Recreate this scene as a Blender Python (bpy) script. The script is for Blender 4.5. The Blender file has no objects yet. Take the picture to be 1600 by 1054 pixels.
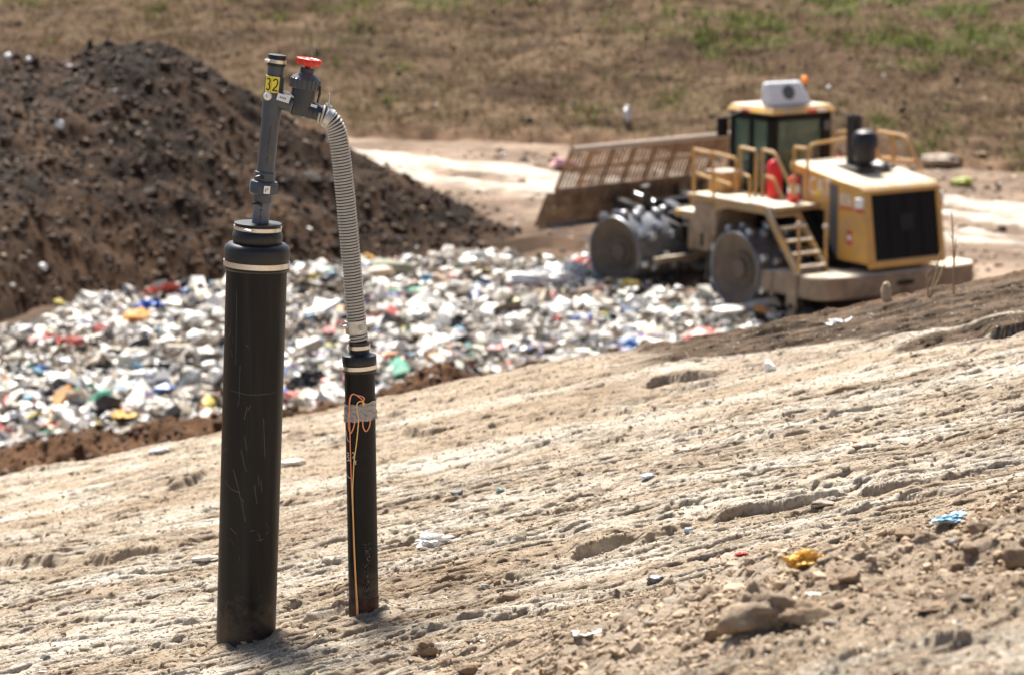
import bpy, math, random
import numpy as np

# ------------------------------------------------------------------ camera, sky, sun, exposure
PITCH = math.radians(10.0)
FPX = 4450.0                                   # focal length in pixels of the 1600 px wide photograph
scene = bpy.context.scene
COL = scene.collection
cam_data = bpy.data.cameras.new('camera')
cam = bpy.data.objects.new('camera', cam_data)
COL.objects.link(cam)
cam.location = (0, 0, 0)
cam.rotation_euler = (math.radians(90) - PITCH, 0, 0)
cam_data.sensor_width = 36.0
cam_data.lens = FPX / 1600 * 36
cam_data.clip_start = 0.1
cam_data.clip_end = 3000
cam_data.dof.use_dof = True
cam_data.dof.focus_distance = 10.3
cam_data.dof.aperture_fstop = 4.3
scene.camera = cam

SUN_AZ = math.radians(-14)                     # clockwise from +Y (the view direction)
SUN_EL = math.radians(58)
world = bpy.data.worlds.new("World")
scene.world = world
world.use_nodes = True
wn = world.node_tree
sky = wn.nodes.new('ShaderNodeTexSky')
sky.sky_type = 'NISHITA'
sky.sun_disc = False
sky.sun_elevation = SUN_EL
sky.sun_rotation = SUN_AZ
sky.dust_density = 2.0
wn.links.new(sky.outputs[0], wn.nodes['Background'].inputs[0])
wn.nodes['Background'].inputs[1].default_value = 0.052
sun_data = bpy.data.lights.new('sun', 'SUN')
sun_data.energy = 4.9
sun_data.angle = math.radians(12.0)
sun_data.color = (1.0, 0.955, 0.89)
sun = bpy.data.objects.new('sun', sun_data)
COL.objects.link(sun)
sd = (math.sin(SUN_AZ) * math.cos(SUN_EL), math.cos(SUN_AZ) * math.cos(SUN_EL), math.sin(SUN_EL))
from mathutils import Vector, Matrix
sun.rotation_euler = Vector(sd).to_track_quat('Z', 'Y').to_euler()
scene.view_settings.view_transform = 'Standard'
scene.view_settings.look = 'None'
scene.view_settings.exposure = 1.36
scene.view_settings.gamma = 1
scene.view_settings.use_curve_mapping = False

rng = np.random.default_rng(7)
random.seed(7)
FLOOR = -9.42

# ------------------------------------------------------------------ measuring helpers
def ray(px, py):
    u = (px - 800) / FPX
    v = (527 - py) / FPX
    return np.array([u, math.cos(PITCH) + v * math.sin(PITCH), -math.sin(PITCH) + v * math.cos(PITCH)])

def P(px, py, d):
    r = ray(px, py)
    return r * (d / r[1])

def axdepth(p):
    return p[1] * math.cos(PITCH) - p[2] * math.sin(PITCH)

def on_floor(px, py, z=FLOOR):
    r = ray(px, py)
    return r * (z / r[2])

def sstep(a, b, x):
    t = np.clip((x - a) / (b - a), 0, 1)
    return t * t * (3 - 2 * t)

def _h(ix, iy, seed):
    n = (ix.astype(np.int64) * 374761393 + iy.astype(np.int64) * 668265263 + seed * 1442695041) & 0x7fffffff
    n = ((n ^ (n >> 13)) * 1274126177) & 0x7fffffff
    n = (n ^ (n >> 16))
    return (n & 0xffff) / 65535.0 * 2 - 1

def vnoise(x, y, seed=0):
    x = np.asarray(x, float); y = np.asarray(y, float)
    ix = np.floor(x); iy = np.floor(y)
    fx = x - ix; fy = y - iy
    fx = fx * fx * fx * (fx * (fx * 6 - 15) + 10); fy = fy * fy * fy * (fy * (fy * 6 - 15) + 10)
    ix = ix.astype(np.int64); iy = iy.astype(np.int64)
    a = _h(ix, iy, seed); b = _h(ix + 1, iy, seed); c = _h(ix, iy + 1, seed); d = _h(ix + 1, iy + 1, seed)
    return (a * (1 - fx) + b * fx) * (1 - fy) + (c * (1 - fx) + d * fx) * fy

def fbm(x, y, octaves=4, seed=0, gain=0.5):
    s = 0; a = 1; t = 0
    for k in range(octaves):
        ca, sa = math.cos(0.6 * k + .3), math.sin(0.6 * k + .3)
        f = 2.03 ** k
        s = s + a * vnoise((x * ca - y * sa) * f + 17.3 * k, (x * sa + y * ca) * f - 9.1 * k, seed + k)
        t += a; a *= gain
    return s / t * 1.6

def fbm0(x, y, octaves=3, seed=0, gain=0.5):          # keeps its axes, for stretched noise
    s = 0; a = 1; t = 0
    for k in range(octaves):
        f = 2.03 ** k
        s = s + a * vnoise(x * f + 17.3 * k, y * f - 9.1 * k, seed + k)
        t += a; a *= gain
    return s / t * 1.6

# ------------------------------------------------------------------ object helpers
def tag(o, label=None, cat=None, group=None, kind=None):
    if label: o['label'] = label
    if cat: o['category'] = cat
    if group: o['group'] = group
    if kind: o['kind'] = kind
    return o

def empty(name, loc, label, cat, group=None, rz=0.0):
    o = bpy.data.objects.new(name, None)
    o.empty_display_size = 0.1
    COL.objects.link(o)
    o.location = loc
    o.rotation_euler = (0, 0, rz)
    return tag(o, label, cat, group)

def link_mesh(name, verts, faces, mats, parent=None, smooth=True, fmat=None, cols=None):
    me = bpy.data.meshes.new(name)
    me.from_pydata([tuple(v) for v in verts], [], [tuple(f) for f in faces])
    mats = mats if isinstance(mats, (list, tuple)) else [mats]
    for m in mats: me.materials.append(m)
    if fmat is not None: me.polygons.foreach_set('material_index', fmat)
    me.polygons.foreach_set('use_smooth', [smooth] * len(me.polygons))
    if cols is not None:
        at = me.color_attributes.new('col', 'FLOAT_COLOR', 'POINT')
        c = np.ones((len(verts), 4)); c[:, :3] = cols
        at.data.foreach_set('color', c.ravel())
    me.update()
    o = bpy.data.objects.new(name, me)
    COL.objects.link(o)
    if parent is not None: o.parent = parent
    return o

def fast_mesh(name, verts, quads, mat, cols=None, smooth=True, parent=None, tris=False):
    """numpy meshes: verts (n,3), quads (m,4) or (m,3)"""
    k = quads.shape[1]
    me = bpy.data.meshes.new(name)
    me.vertices.add(len(verts)); me.vertices.foreach_set('co', np.asarray(verts, np.float32).ravel())
    me.loops.add(quads.size); me.loops.foreach_set('vertex_index', quads.astype(np.int32).ravel())
    me.polygons.add(len(quads))
    me.polygons.foreach_set('loop_start', np.arange(0, quads.size, k, dtype=np.int32))
    me.polygons.foreach_set('loop_total', np.full(len(quads), k, np.int32))
    me.polygons.foreach_set('use_smooth', np.full(len(quads), smooth))
    me.materials.append(mat)
    me.update(calc_edges=True)
    if cols is not None:
        at = me.color_attributes.new('col', 'FLOAT_COLOR', 'POINT')
        c = np.ones((len(verts), 4), np.float32); c[:, :3] = cols
        at.data.foreach_set('color', c.ravel())
    me.validate()
    o = bpy.data.objects.new(name, me)
    COL.objects.link(o)
    if parent is not None: o.parent = parent
    return o

def grid_quads(nr, nc):
    i = np.arange(nr - 1)[:, None] * nc + np.arange(nc - 1)[None, :]
    return np.stack([i, i + 1, i + nc + 1, i + nc], -1).reshape(-1, 4)

def nrm(v):
    v = np.asarray(v, float)
    return v / np.linalg.norm(v)

class MB:
    """collects shapes and links them as one mesh object"""
    def __init__(s): s.v = []; s.f = []; s.m = []; s.flat = []
    def add(s, vs, fs, m=0):
        b = len(s.v)
        s.v += [tuple(map(float, q)) for q in vs]
        for f in fs: s.f.append(tuple(b + i for i in f)); s.m.append(m)
        return s
    def lathe(s, A, t, prof, n=48, m=0, rib=None, ref=None, caps=True):
        """prof: list of (axial metres from A along unit t, radius); rib=(count, depth, lo, hi) waves"""
        t = nrm(t); A = np.asarray(A, float)
        e = nrm(np.cross(t, ref if ref is not None else (0, 1, 0.001))); g = np.cross(t, e)
        vs = []; fs = []
        for (sa, r) in prof:
            for k in range(n):
                a = 2 * math.pi * k / n
                rr = r
                if rib and rib[2] <= sa <= rib[3]: rr = r + rib[1] * (1 if math.cos(a * rib[0]) > 0 else -1) * 0.5
                vs.append(A + t * sa + rr * (math.cos(a) * e + math.sin(a) * g))
        for i in range(len(prof) - 1):
            for k in range(n):
                k2 = (k + 1) % n
                fs.append((i * n + k, i * n + k2, (i + 1) * n + k2, (i + 1) * n + k))
        if caps:
            fs.append(tuple(range(n - 1, -1, -1)))
            fs.append(tuple((len(prof) - 1) * n + k for k in range(n)))
        return s.add(vs, fs, m)
    def tube(s, pts, r, n=8, m=0, caps=True):
        pts = [np.asarray(p, float) for p in pts]
        rs = r if isinstance(r, (list, tuple, np.ndarray)) else [r] * len(pts)
        vs = []; fs = []; e = None
        for i, p in enumerate(pts):
            t = nrm(pts[min(i + 1, len(pts) - 1)] - pts[max(i - 1, 0)])
            if e is None:
                e = nrm(np.cross(t, (0.31, 0.92, 0.2)))
            else:
                e = nrm(e - t * np.dot(e, t))
            g = np.cross(t, e)
            for k in range(n):
                a = 2 * math.pi * k / n
                vs.append(p + rs[i] * (math.cos(a) * e + math.sin(a) * g))
        for i in range(len(pts) - 1):
            for k in range(n):
                k2 = (k + 1) % n
                fs.append((i * n + k, i * n + k2, (i + 1) * n + k2, (i + 1) * n + k))
        if caps:
            fs.append(tuple(range(n - 1, -1, -1))); fs.append(tuple((len(pts) - 1) * n + k for k in range(n)))
        return s.add(vs, fs, m)
    def hexa(s, c, m=0):
        """8 corners: bottom ring 0-3, top ring 4-7"""
        return s.add(c, [(3, 2, 1, 0), (4, 5, 6, 7), (0, 1, 5, 4), (1, 2, 6, 5), (2, 3, 7, 6), (3, 0, 4, 7)], m)
    def box(s, x0, x1, y0, y1, z0, z1, m=0):
        return s.hexa([(x0, y0, z0), (x1, y0, z0), (x1, y1, z0), (x0, y1, z0), (x0, y0, z1), (x1, y0, z1), (x1, y1, z1), (x0, y1, z1)], m)
    def prism(s, poly, x0, x1, m=0):
        """poly of (y,z), extruded along x"""
        n = len(poly)
        vs = [(x0, y, z) for y, z in poly] + [(x1, y, z) for y, z in poly]
        fs = [tuple(range(n)), tuple(range(2 * n - 1, n - 1, -1))]
        for i in range(n): fs.append((i, n + i, n + (i + 1) % n, (i + 1) % n))
        return s.add(vs, fs, m)
    def build(s, name, mats, parent=None, origin=None, smooth=True, bevel=0, seg=2, xf=None, auto=True):
        vs = np.array(s.v, float)
        if xf is not None: vs = np.array([xf(q) for q in vs])
        if origin is not None: vs = vs - np.asarray(origin)
        o = link_mesh(name, vs, s.f, mats, parent, smooth, s.m)
        me = o.data
        import bmesh
        bm = bmesh.new(); bm.from_mesh(me)
        bmesh.ops.recalc_face_normals(bm, faces=bm.faces)
        bm.to_mesh(me); bm.free()
        if smooth and auto: me.set_sharp_from_angle(angle=math.radians(35))
        if bevel:
            md = o.modifiers.new('bevel', 'BEVEL'); md.width = bevel; md.segments = seg
            md.limit_method = 'ANGLE'; md.angle_limit = math.radians(40)
        return o

# ------------------------------------------------------------------ materials
def mat(name, base, rough=0.6, metal=0.0, var=0.0, vscale=4.0, attr=False, bump=0.0, bscale=40.0, dirt=None, dscale=3.0,
        damt=0.5, spec=0.5, trans=0.0, alpha=1.0, stretch=None, detail=6.0, sunlit_dust=None, splash=None):
    m = bpy.data.materials.new(name); m.use_nodes = True
    nt = m.node_tree; N = nt.nodes; L = nt.links
    b = N['Principled BSDF']
    b.inputs['Roughness'].default_value = rough
    b.inputs['Metallic'].default_value = metal
    b.inputs['Specular IOR Level'].default_value = spec
    b.inputs['Transmission Weight'].default_value = trans
    b.inputs['Alpha'].default_value = alpha
    tc = N.new('ShaderNodeTexCoord')
    vec = tc.outputs['Object']
    if stretch:
        mp = N.new('ShaderNodeMapping'); mp.inputs['Scale'].default_value = stretch
        L.new(vec, mp.inputs[0]); vec = mp.outputs[0]
    if attr:
        at = N.new('ShaderNodeAttribute'); at.attribute_name = 'col'; col = at.outputs['Color']
    else:
        rgb = N.new('ShaderNodeRGB'); rgb.outputs[0].default_value = (*base, 1); col = rgb.outputs[0]
    if dirt:
        nz = N.new('ShaderNodeTexNoise'); nz.inputs['Scale'].default_value = dscale; nz.inputs['Detail'].default_value = 8
        nz.inputs['Roughness'].default_value = 0.65
        L.new(vec, nz.inputs['Vector'])
        rp = N.new('ShaderNodeMapRange'); rp.inputs[1].default_value = 0.62 - damt * 0.35; rp.inputs[2].default_value = 0.78 - damt * 0.2
        L.new(nz.outputs[0], rp.inputs[0])
        mx = N.new('ShaderNodeMix'); mx.data_type = 'RGBA'
        L.new(rp.outputs[0], mx.inputs[0]); L.new(col, mx.inputs[6]); mx.inputs[7].default_value = (*dirt, 1)
        col = mx.outputs[2]
    if var:
        nz = N.new('ShaderNodeTexNoise'); nz.inputs['Scale'].default_value = vscale; nz.inputs['Detail'].default_value = detail
        nz.inputs['Roughness'].default_value = 0.7
        L.new(vec, nz.inputs['Vector'])
        rp = N.new('ShaderNodeMapRange'); rp.inputs[1].default_value = 0.3; rp.inputs[2].default_value = 0.7
        rp.inputs[3].default_value = 1 - var; rp.inputs[4].default_value = 1 + var; rp.clamp = False
        L.new(nz.outputs[0], rp.inputs[0])
        mx = N.new('ShaderNodeMix'); mx.data_type = 'RGBA'; mx.blend_type = 'MULTIPLY'; mx.inputs[0].default_value = 1
        L.new(col, mx.inputs[6]); L.new(rp.outputs[0], mx.inputs[7])
        col = mx.outputs[2]
    if sunlit_dust:  # upward faces painted paler: settled dust plus the brightness of a sunlit top
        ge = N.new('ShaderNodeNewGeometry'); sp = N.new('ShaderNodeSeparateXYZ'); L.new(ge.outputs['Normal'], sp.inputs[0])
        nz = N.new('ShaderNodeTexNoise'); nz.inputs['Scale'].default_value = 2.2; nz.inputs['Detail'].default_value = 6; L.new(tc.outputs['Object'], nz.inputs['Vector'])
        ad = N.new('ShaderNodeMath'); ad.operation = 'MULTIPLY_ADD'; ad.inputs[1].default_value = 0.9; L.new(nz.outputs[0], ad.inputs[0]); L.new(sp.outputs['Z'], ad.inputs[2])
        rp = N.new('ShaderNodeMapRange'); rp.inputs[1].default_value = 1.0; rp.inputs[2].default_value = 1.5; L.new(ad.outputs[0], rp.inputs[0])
        mx = N.new('ShaderNodeMix'); mx.data_type = 'RGBA'; L.new(rp.outputs[0], mx.inputs[0]); L.new(col, mx.inputs[6]); mx.inputs[7].default_value = (*sunlit_dust, 1); col = mx.outputs[2]
    if splash:                                          # mud splashed up from the ground, with a ragged edge
        sp = N.new('ShaderNodeSeparateXYZ'); L.new(tc.outputs['Object'], sp.inputs[0])
        nz = N.new('ShaderNodeTexNoise'); nz.inputs['Scale'].default_value = 22; nz.inputs['Detail'].default_value = 8; nz.inputs['Roughness'].default_value = 0.75; L.new(tc.outputs['Object'], nz.inputs['Vector'])
        ad = N.new('ShaderNodeMath'); ad.operation = 'MULTIPLY_ADD'; ad.inputs[1].default_value = -0.55; L.new(nz.outputs[0], ad.inputs[0]); L.new(sp.outputs['Z'], ad.inputs[2])
        rp = N.new('ShaderNodeMapRange'); rp.inputs[1].default_value = -0.10; rp.inputs[2].default_value = -0.30; rp.inputs[4].default_value = 0.75; L.new(ad.outputs[0], rp.inputs[0])
        mx = N.new('ShaderNodeMix'); mx.data_type = 'RGBA'; L.new(rp.outputs[0], mx.inputs[0]); L.new(col, mx.inputs[6]); mx.inputs[7].default_value = (*splash, 1); col = mx.outputs[2]
    L.new(col, b.inputs['Base Color'])
    if bump:
        nz = N.new('ShaderNodeTexNoise'); nz.inputs['Scale'].default_value = bscale; nz.inputs['Detail'].default_value = 8
        nz.inputs['Roughness'].default_value = 0.7
        L.new(vec, nz.inputs['Vector'])
        bp = N.new('ShaderNodeBump'); bp.inputs['Strength'].default_value = bump; bp.inputs['Distance'].default_value = 0.02
        L.new(nz.outputs[0], bp.inputs['Height']); L.new(bp.outputs[0], b.inputs['Normal'])
    return m

M_near = mat('sandy_soil', None, 0.95, attr=True, var=0.30, vscale=38, bump=1.0, bscale=80, spec=0.1, dirt=(.17, .115, .075), dscale=70, damt=0.15)
M_soil = mat('dark_soil', None, 0.95, attr=True, var=0.35, vscale=3.0, bump=0.7, bscale=9, spec=0.15)
M_floor = mat('landfill_floor', None, 0.95, attr=True, var=0.25, vscale=1.6, bump=0.5, bscale=6, spec=0.15)
M_hill = mat('hill_soil', None, 0.95, attr=True, var=0.35, vscale=1.4, bump=0.6, bscale=5, spec=0.1)
M_bits = mat('loose_bits', None, 0.75, attr=True, var=0.12, vscale=6, spec=0.25)
M_trash = mat('trash_plastic', None, 0.45, attr=True, var=0.15, vscale=7, spec=0.4)
M_grass = mat('grass_blades', None, 0.8, attr=True, spec=0.15)
_t = M_grass.node_tree; _tr = _t.nodes.new('ShaderNodeBsdfTranslucent'); _mx = _t.nodes.new('ShaderNodeMixShader'); _mx.inputs[0].default_value = 0.5
_t.links.new(_t.nodes['Attribute'].outputs['Color'], _tr.inputs[0]); _t.links.new(_t.nodes['Principled BSDF'].outputs[0], _mx.inputs[1]); _t.links.new(_tr.outputs[0], _mx.inputs[2]); _t.links.new(_mx.outputs[0], _t.nodes['Material Output'].inputs[0])
M_stone = mat('stone', (0.30, 0.26, 0.21), 0.9, var=0.35, vscale=14, bump=0.5, bscale=40, spec=0.2)
M_clod = mat('soil_clod', (0.27, 0.195, 0.13), 0.95, var=0.35, vscale=14, bump=0.8, bscale=40, spec=0.1)

# ------------------------------------------------------------------ setting: the sandy slope in the foreground
CREST = 18.6
def plane_hit(px, py):
    """point of the smooth slope seen at a pixel of the photograph"""
    r = ray(px, py)
    k = 1.7 / (-r[2] - 0.1 * r[1] + 0.2 * r[0])
    return r * k

RILLS = []
def rill(x0, y0, x1, y1, hpx, wide=5.0, seed=0):
    a = plane_hit(x0, y0); b = plane_hit(x1, y1)
    h = 1.6 * hpx / FPX * (a[1] + b[1]) / 2
    RILLS.append((a[0], a[1], b[0], b[1], h, max(0.05, h * wide), seed))
for k, q in enumerate([
        (888, 886, 1010, 848, 17), (985, 856, 1125, 813, 13), (1105, 822, 1345, 768, 15), (1330, 775, 1620, 730, 17), (1390, 800, 1560, 770, 8),
        (-30, 886, 170, 874, 15), (120, 882, 310, 869, 16), (-30, 862, 115, 846, 8), (20, 988, 255, 922, 6), (268, 930, 330, 912, 6),
        (1000, 614, 1155, 582, 20), (622, 688, 748, 660, 15), (858, 660, 965, 645, 9), (1535, 530, 1640, 505, 17),
        (1045, 699, 1130, 686, 9), (1198, 670, 1320, 655, 6), (775, 626, 845, 614, 8), (255, 772, 350, 742, 10),
        (30, 752, 130, 734, 6), (120, 778, 235, 765, 4), (440, 760, 520, 745, 6), (600, 735, 660, 722, 8),
        (800, 905, 870, 893, 9), (640, 860, 700, 842, 6), (690, 772, 800, 750, 5), (830, 760, 930, 742, 5),
        (960, 770, 1080, 745, 6), (1130, 655, 1260, 630, 5), (1330, 640, 1470, 612, 6), (1380, 690, 1500, 668, 5),
        (440, 690, 530, 676, 6), (600, 660, 650, 652, 6), (900, 705, 1010, 690, 5), (470, 985, 560, 955, 9),
        (590, 945, 740, 915, 9), (640, 905, 760, 880, 5), (760, 925, 890, 895, 6), (1180, 730, 1300, 705, 5)]):
    rill(*q, seed=k)
for k in range(230):
    px = rng.uniform(-100, 1650); py = rng.uniform(650 - px * 0.13, 1010 - px * 0.12)
    ln = rng.uniform(40, 170)
    rill(px, py, px + ln, py - ln * rng.uniform(0.13, 0.3), rng.uniform(2.0, 5.5), seed=100 + k)

def near_base(x, y):
    z = -1.682 - 0.1 * y + 0.2 * x
    z = z + 0.36 * sstep(9.5, 6.6, y - 0.2 * x) * sstep(-0.8, 0.9, x)
    return z

BU = np.array([-300, 0, 150, 300, 450, 600, 680, 760, 900, 1000, 1400, 2000])
BY = np.array([714, 684, 663, 646, 614, 590, 562, 584, 560, 575, 600, 640])
def bank_top(px):
    py = np.interp(px, BU, BY)
    v = (527 - py) / FPX
    return 33.0 * (-math.sin(PITCH) + v * math.cos(PITCH)) / (math.cos(PITCH) + v * math.sin(PITCH))

def near_height(x, y, detail=True, shift=None):
    x = np.asarray(x, float); y = np.asarray(y, float)
    yc = np.minimum(y, 60)
    z = near_base(x, yc)
    rough = sstep(9.5, 7.2, yc - 0.55 * x - 0.1) * sstep(5.9, 6.9, yc - 0.1 * x)            # cloddy strip near the viewer, right side
    if detail:
        lipm = np.zeros_like(z)
        z = z + 0.026 * fbm0(x * 0.55, yc * 1.6, 3, 3)
        # machine tracks and washed lips: broken steps that face downhill, towards the viewer, at three sizes
        for (f, amp, xs_, sk, thr, sd_, wf) in ((0.9, 0.012, 0.5, 0.10, 0.15, 21, .022), (2.3, 0.014, 1.1, 0.25, 0.15, 23, .018), (5.5, 0.0155, 2.2, 0.45, 0.10, 25, .015), (12.0, 0.0145, 4.0, 0.5, 0.05, 27, .012), (27.0, 0.0095, 8.0, 0.4, 0.0, 29, .010)):
            warp = 0.85 * fbm0(x * xs_, yc * xs_ * 1.2, 2, sd_) + 0.012 * f * fbm(x * 11, yc * 6, 2, sd_ + 40)
            q = f * (yc - sk * x * 0.35) + warp
            fr = q - np.floor(q); row = np.floor(q)
            on = np.clip((fbm0(x * xs_ * 1.3 + row * 7.7, row * 3.3, 2, sd_ + 60) - thr) * 3.2, 0, 1.15)
            lip = np.minimum(fr / (0.0008 * yc * f), 1.0) * (1 - fr) ** 1.4
            if shift is not None: shift += np.minimum(on, 1) * np.exp(-(fr / f) / 0.012) * 0.00070 * yc
            z = z + amp * (1 - 0.3 * rough) * on * lip
            lipm += np.minimum(on, 1) * (np.exp(-(fr / f) / 0.022) + np.exp(-((1 - fr) / f) / 0.016))
        for (xa, ya, xb, yb, h, wd, sd_) in RILLS:
            m = (x > xa) & (x < xb) & (yc > min(ya, yb) - wd - 0.3) & (yc < max(ya, yb) + wd + 14 * h + 0.35)
            if not m.any(): continue
            xs = x[m]; t = (xs - xa) / (xb - xa)
            wob = 0.30 * wd * fbm0(xs * 2.6, xs * 0 + sd_ * 3.7, 2, 200 + sd_) + 0.03 * wd * fbm(xs * 9, yc[m] * 5 + sd_, 2, 400 + sd_)
            s = yc[m] - (ya + (yb - ya) * t + wob)
            env = np.minimum(1, np.minimum(t / 0.12, (1 - t) / 0.45)) * (0.85 + 0.45 * fbm0(xs * 2.3, xs * 0 + sd_, 2, 300 + sd_))
            rw = max(0.14 * h + 0.003, 0.0030 * 0.5 * (ya + yb) * min(1.0, abs((yb - ya) / (xb - xa)) ** 1.5)); L_ = 13 * h + 0.05
            e = np.clip(env, 0, 1.2)
            s = s + (0.12 * h + 0.002) * fbm(xs * 7, yc[m] * 5 + sd_, 2, 400 + sd_)
            up = np.clip(s / rw, 0, 1)
            lipm[m] += min(1.0, 0.035 / h) * np.clip(e * 3, 0, 1) * np.exp(-np.abs(s - rw / 2) / (0.02 + 0.3 * h))
            dn = np.where(s < 0, np.clip(1 + s / wd, 0, 1) ** 1.3, 1 - up)
            z[m] = z[m] + h * e * (-0.40 * dn + 0.60 * up * np.clip(1 - (s - rw) / L_, 0, 1) ** 1.2)
            if shift is not None and h < 0.02: shift[m] += np.clip(env * 3, 0, 1) * np.exp(-np.clip(s, 0, 9) / 0.014) * (s > 0) * 0.0008 * yc[m]
        calm = 1 - np.clip(lipm, 0, 1)
        z = z + calm * (0.0045 * fbm(x * 18, yc * 11, 3, 51) - 0.012 * np.clip(fbm(x * 34, yc * 15, 2, 61) - 0.36, 0, 1))
        z = z + calm * 0.0055 * np.clip(vnoise(x * 66, yc * 28, 71), 0, 1) * (0.4 + 0.9 * np.clip(fbm(x * 2, yc * 4, 3, 75) + 0.3, 0, 1))
        c = fbm(x * 4.5, yc * 4.5, 4, 81)
        z = z + rough * (0.050 * np.clip(c, -0.2, 1) + 0.010 * fbm(x * 14, yc * 11, 3, 83))
    if detail:
        for (bx_, by_, rr_) in ((-0.934, 10.0, 0.105), (-0.520, 10.0, 0.052)):      # backfilled collars round the two pipes
            rd = np.hypot(x - bx_, yc - by_)
            z = z + 0.020 * np.exp(-((rd - rr_ - 0.02) / 0.05) ** 2) * (0.7 + 0.8 * fbm(x * 14, yc * 14, 3, 95))
    # beyond the crest the slope drops to the landfill floor, with a brown soil bank in front of the trash
    over = np.clip(y - CREST, 0, None)
    crest_wob = 0.0
    z = np.where(y > CREST, near_base(x, CREST) + (z - near_base(x, yc)) - 0.62 * over * sstep(-0.1, 0.7, over), z)
    pxl = 800 + x / 33.0 * FPX
    bt = bank_top(pxl)
    lump = 0.26 * fbm(x * 0.9, y * 0.9, 4, 31) + 0.12 * fbm(x * 3.4, y * 3.4, 4, 33)
    bank = bt - 0.55 * np.abs(y - 33) + lump * 0.8 - 0.1
    far = y > CREST + 1.5
    z = np.where(far, np.maximum(np.maximum(z, bank), FLOOR - 0.35), z)
    return z

def near_colour(x, y, z):
    dz = z - near_base(x, np.minimum(y, CREST)); yv = y; y = y + 3.0 * dz
    n1 = fbm(x * 1.3, y * 1.3, 4, 501)
    n2 = fbm(x * 5, y * 5, 2, 503)
    n3 = fbm0(x * 0.7, y * 4, 3, 507)
    base = np.array([0.385, 0.302, 0.215]); pale = np.array([0.60, 0.54, 0.45]); brn = np.array([0.23, 0.158, 0.098])
    a = np.clip(0.30 + 0.55 * n3 + 0.35 * n2, 0, 1)[..., None]
    c = base * (1 - a) + pale * a
    b = np.clip(0.75 * n1 - 0.15 + 0.35 * n2, 0, 0.75)[..., None]
    c = c * (1 - b) + brn * b
    y = yv
    rough = (sstep(9.5, 7.2, y - 0.55 * x - 0.1) * sstep(5.9, 6.9, y - 0.1 * x))[..., None]
    c = c * (1 - 0.45 * rough) + np.array([0.33, 0.225, 0.14]) * 0.45 * rough
    # dark moist soil below the crest on the right
    u = x / np.maximum(y, 1)
    lim = 16.9 - (u - 0.045) * 10.5 + 0.7 * n1 + 0.35 * n3
    d = (sstep(-0.15, 0.25, y - lim) * sstep(0.028, 0.06, u + 0.008 * n1))[..., None]
    c = c * (1 - d) + (np.array([0.105, 0.074, 0.050]) * (1 + 0.6 * n2[..., None])) * d
    red = (sstep(-0.4, 0.3, y - CREST - 0.2))[..., None]
    c = c * (1 - red) + (np.array([0.125, 0.066, 0.034]) * (1 + 0.35 * n1[..., None])) * red
    return np.clip(c, 0.01, 0.8)

def build_near():
    ys = [2.2]
    while ys[-1] < 19.6: ys.append(ys[-1] * (1.006 if ys[-1] < 5.2 else (1.0011 if ys[-1] < 7 else (1.00056 if ys[-1] < 14 else 1.0008))))
    while ys[-1] < 50: ys.append(ys[-1] * (1.0012 if 30.5 < ys[-1] < 34.5 else 1.006))
    ys = np.array(ys)
    uc = np.linspace(-0.205, 0.205, 821)
    step = 0.0006; side = []
    v = 0.205
    while v < 2.2:
        step *= 1.12; v += min(step, 0.12); side.append(v)
    side = np.array(side)
    us = np.concatenate([-side[::-1], uc, side])
    Y, U = np.meshgrid(ys, us, indexing='ij')
    X = U * np.maximum(Y, 5.0)
    SH = np.zeros(X.size)
    Z = near_height(X.ravel(), Y.ravel(), shift=SH).reshape(X.shape)
    C = near_colour(X, Y, Z)
    V = np.stack([X, Y - np.minimum(SH.reshape(X.shape), 0.0010 * Y), Z], -1).reshape(-1, 3)
    o = fast_mesh('slope', V, grid_quads(len(ys), len(us)), M_near, C.reshape(-1, 3))
    tag(o, kind='structure')
    return o
build_near()

# ------------------------------------------------------------------ setting: landfill floor, road, hillside, mound
def floor_height(x, y):
    return FLOOR + 0.07 * fbm(x * 0.5, y * 0.5, 4, 611) + 0.035 * fbm(x * 2.5, y * 2.5, 3, 613)

def road_s(x, y):
    """distance across the haul road, which runs from far left to near right"""
    return ((y - 83.0) + 0.93 * (x + 3.7)) / 1.366

SIL_X = np.array([-700, -200, -60, 0, 40, 95, 130, 170, 210, 265, 300, 340, 400, 470, 540, 620, 700, 760, 820, 880, 940, 1100])
SIL_Y = np.array([300, 130, 85, 84, 78, 86, 66, 55, 52, 58, 74, 100, 140, 183, 222, 268, 308, 334, 360, 374, 382, 410])
BAS_X = np.array([-700, -100, 0, 60, 110, 230, 330, 540, 700, 850, 1000])
BAS_Y = np.array([520, 545, 532, 516, 484, 456, 446, 418, 402, 400, 402])
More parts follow.
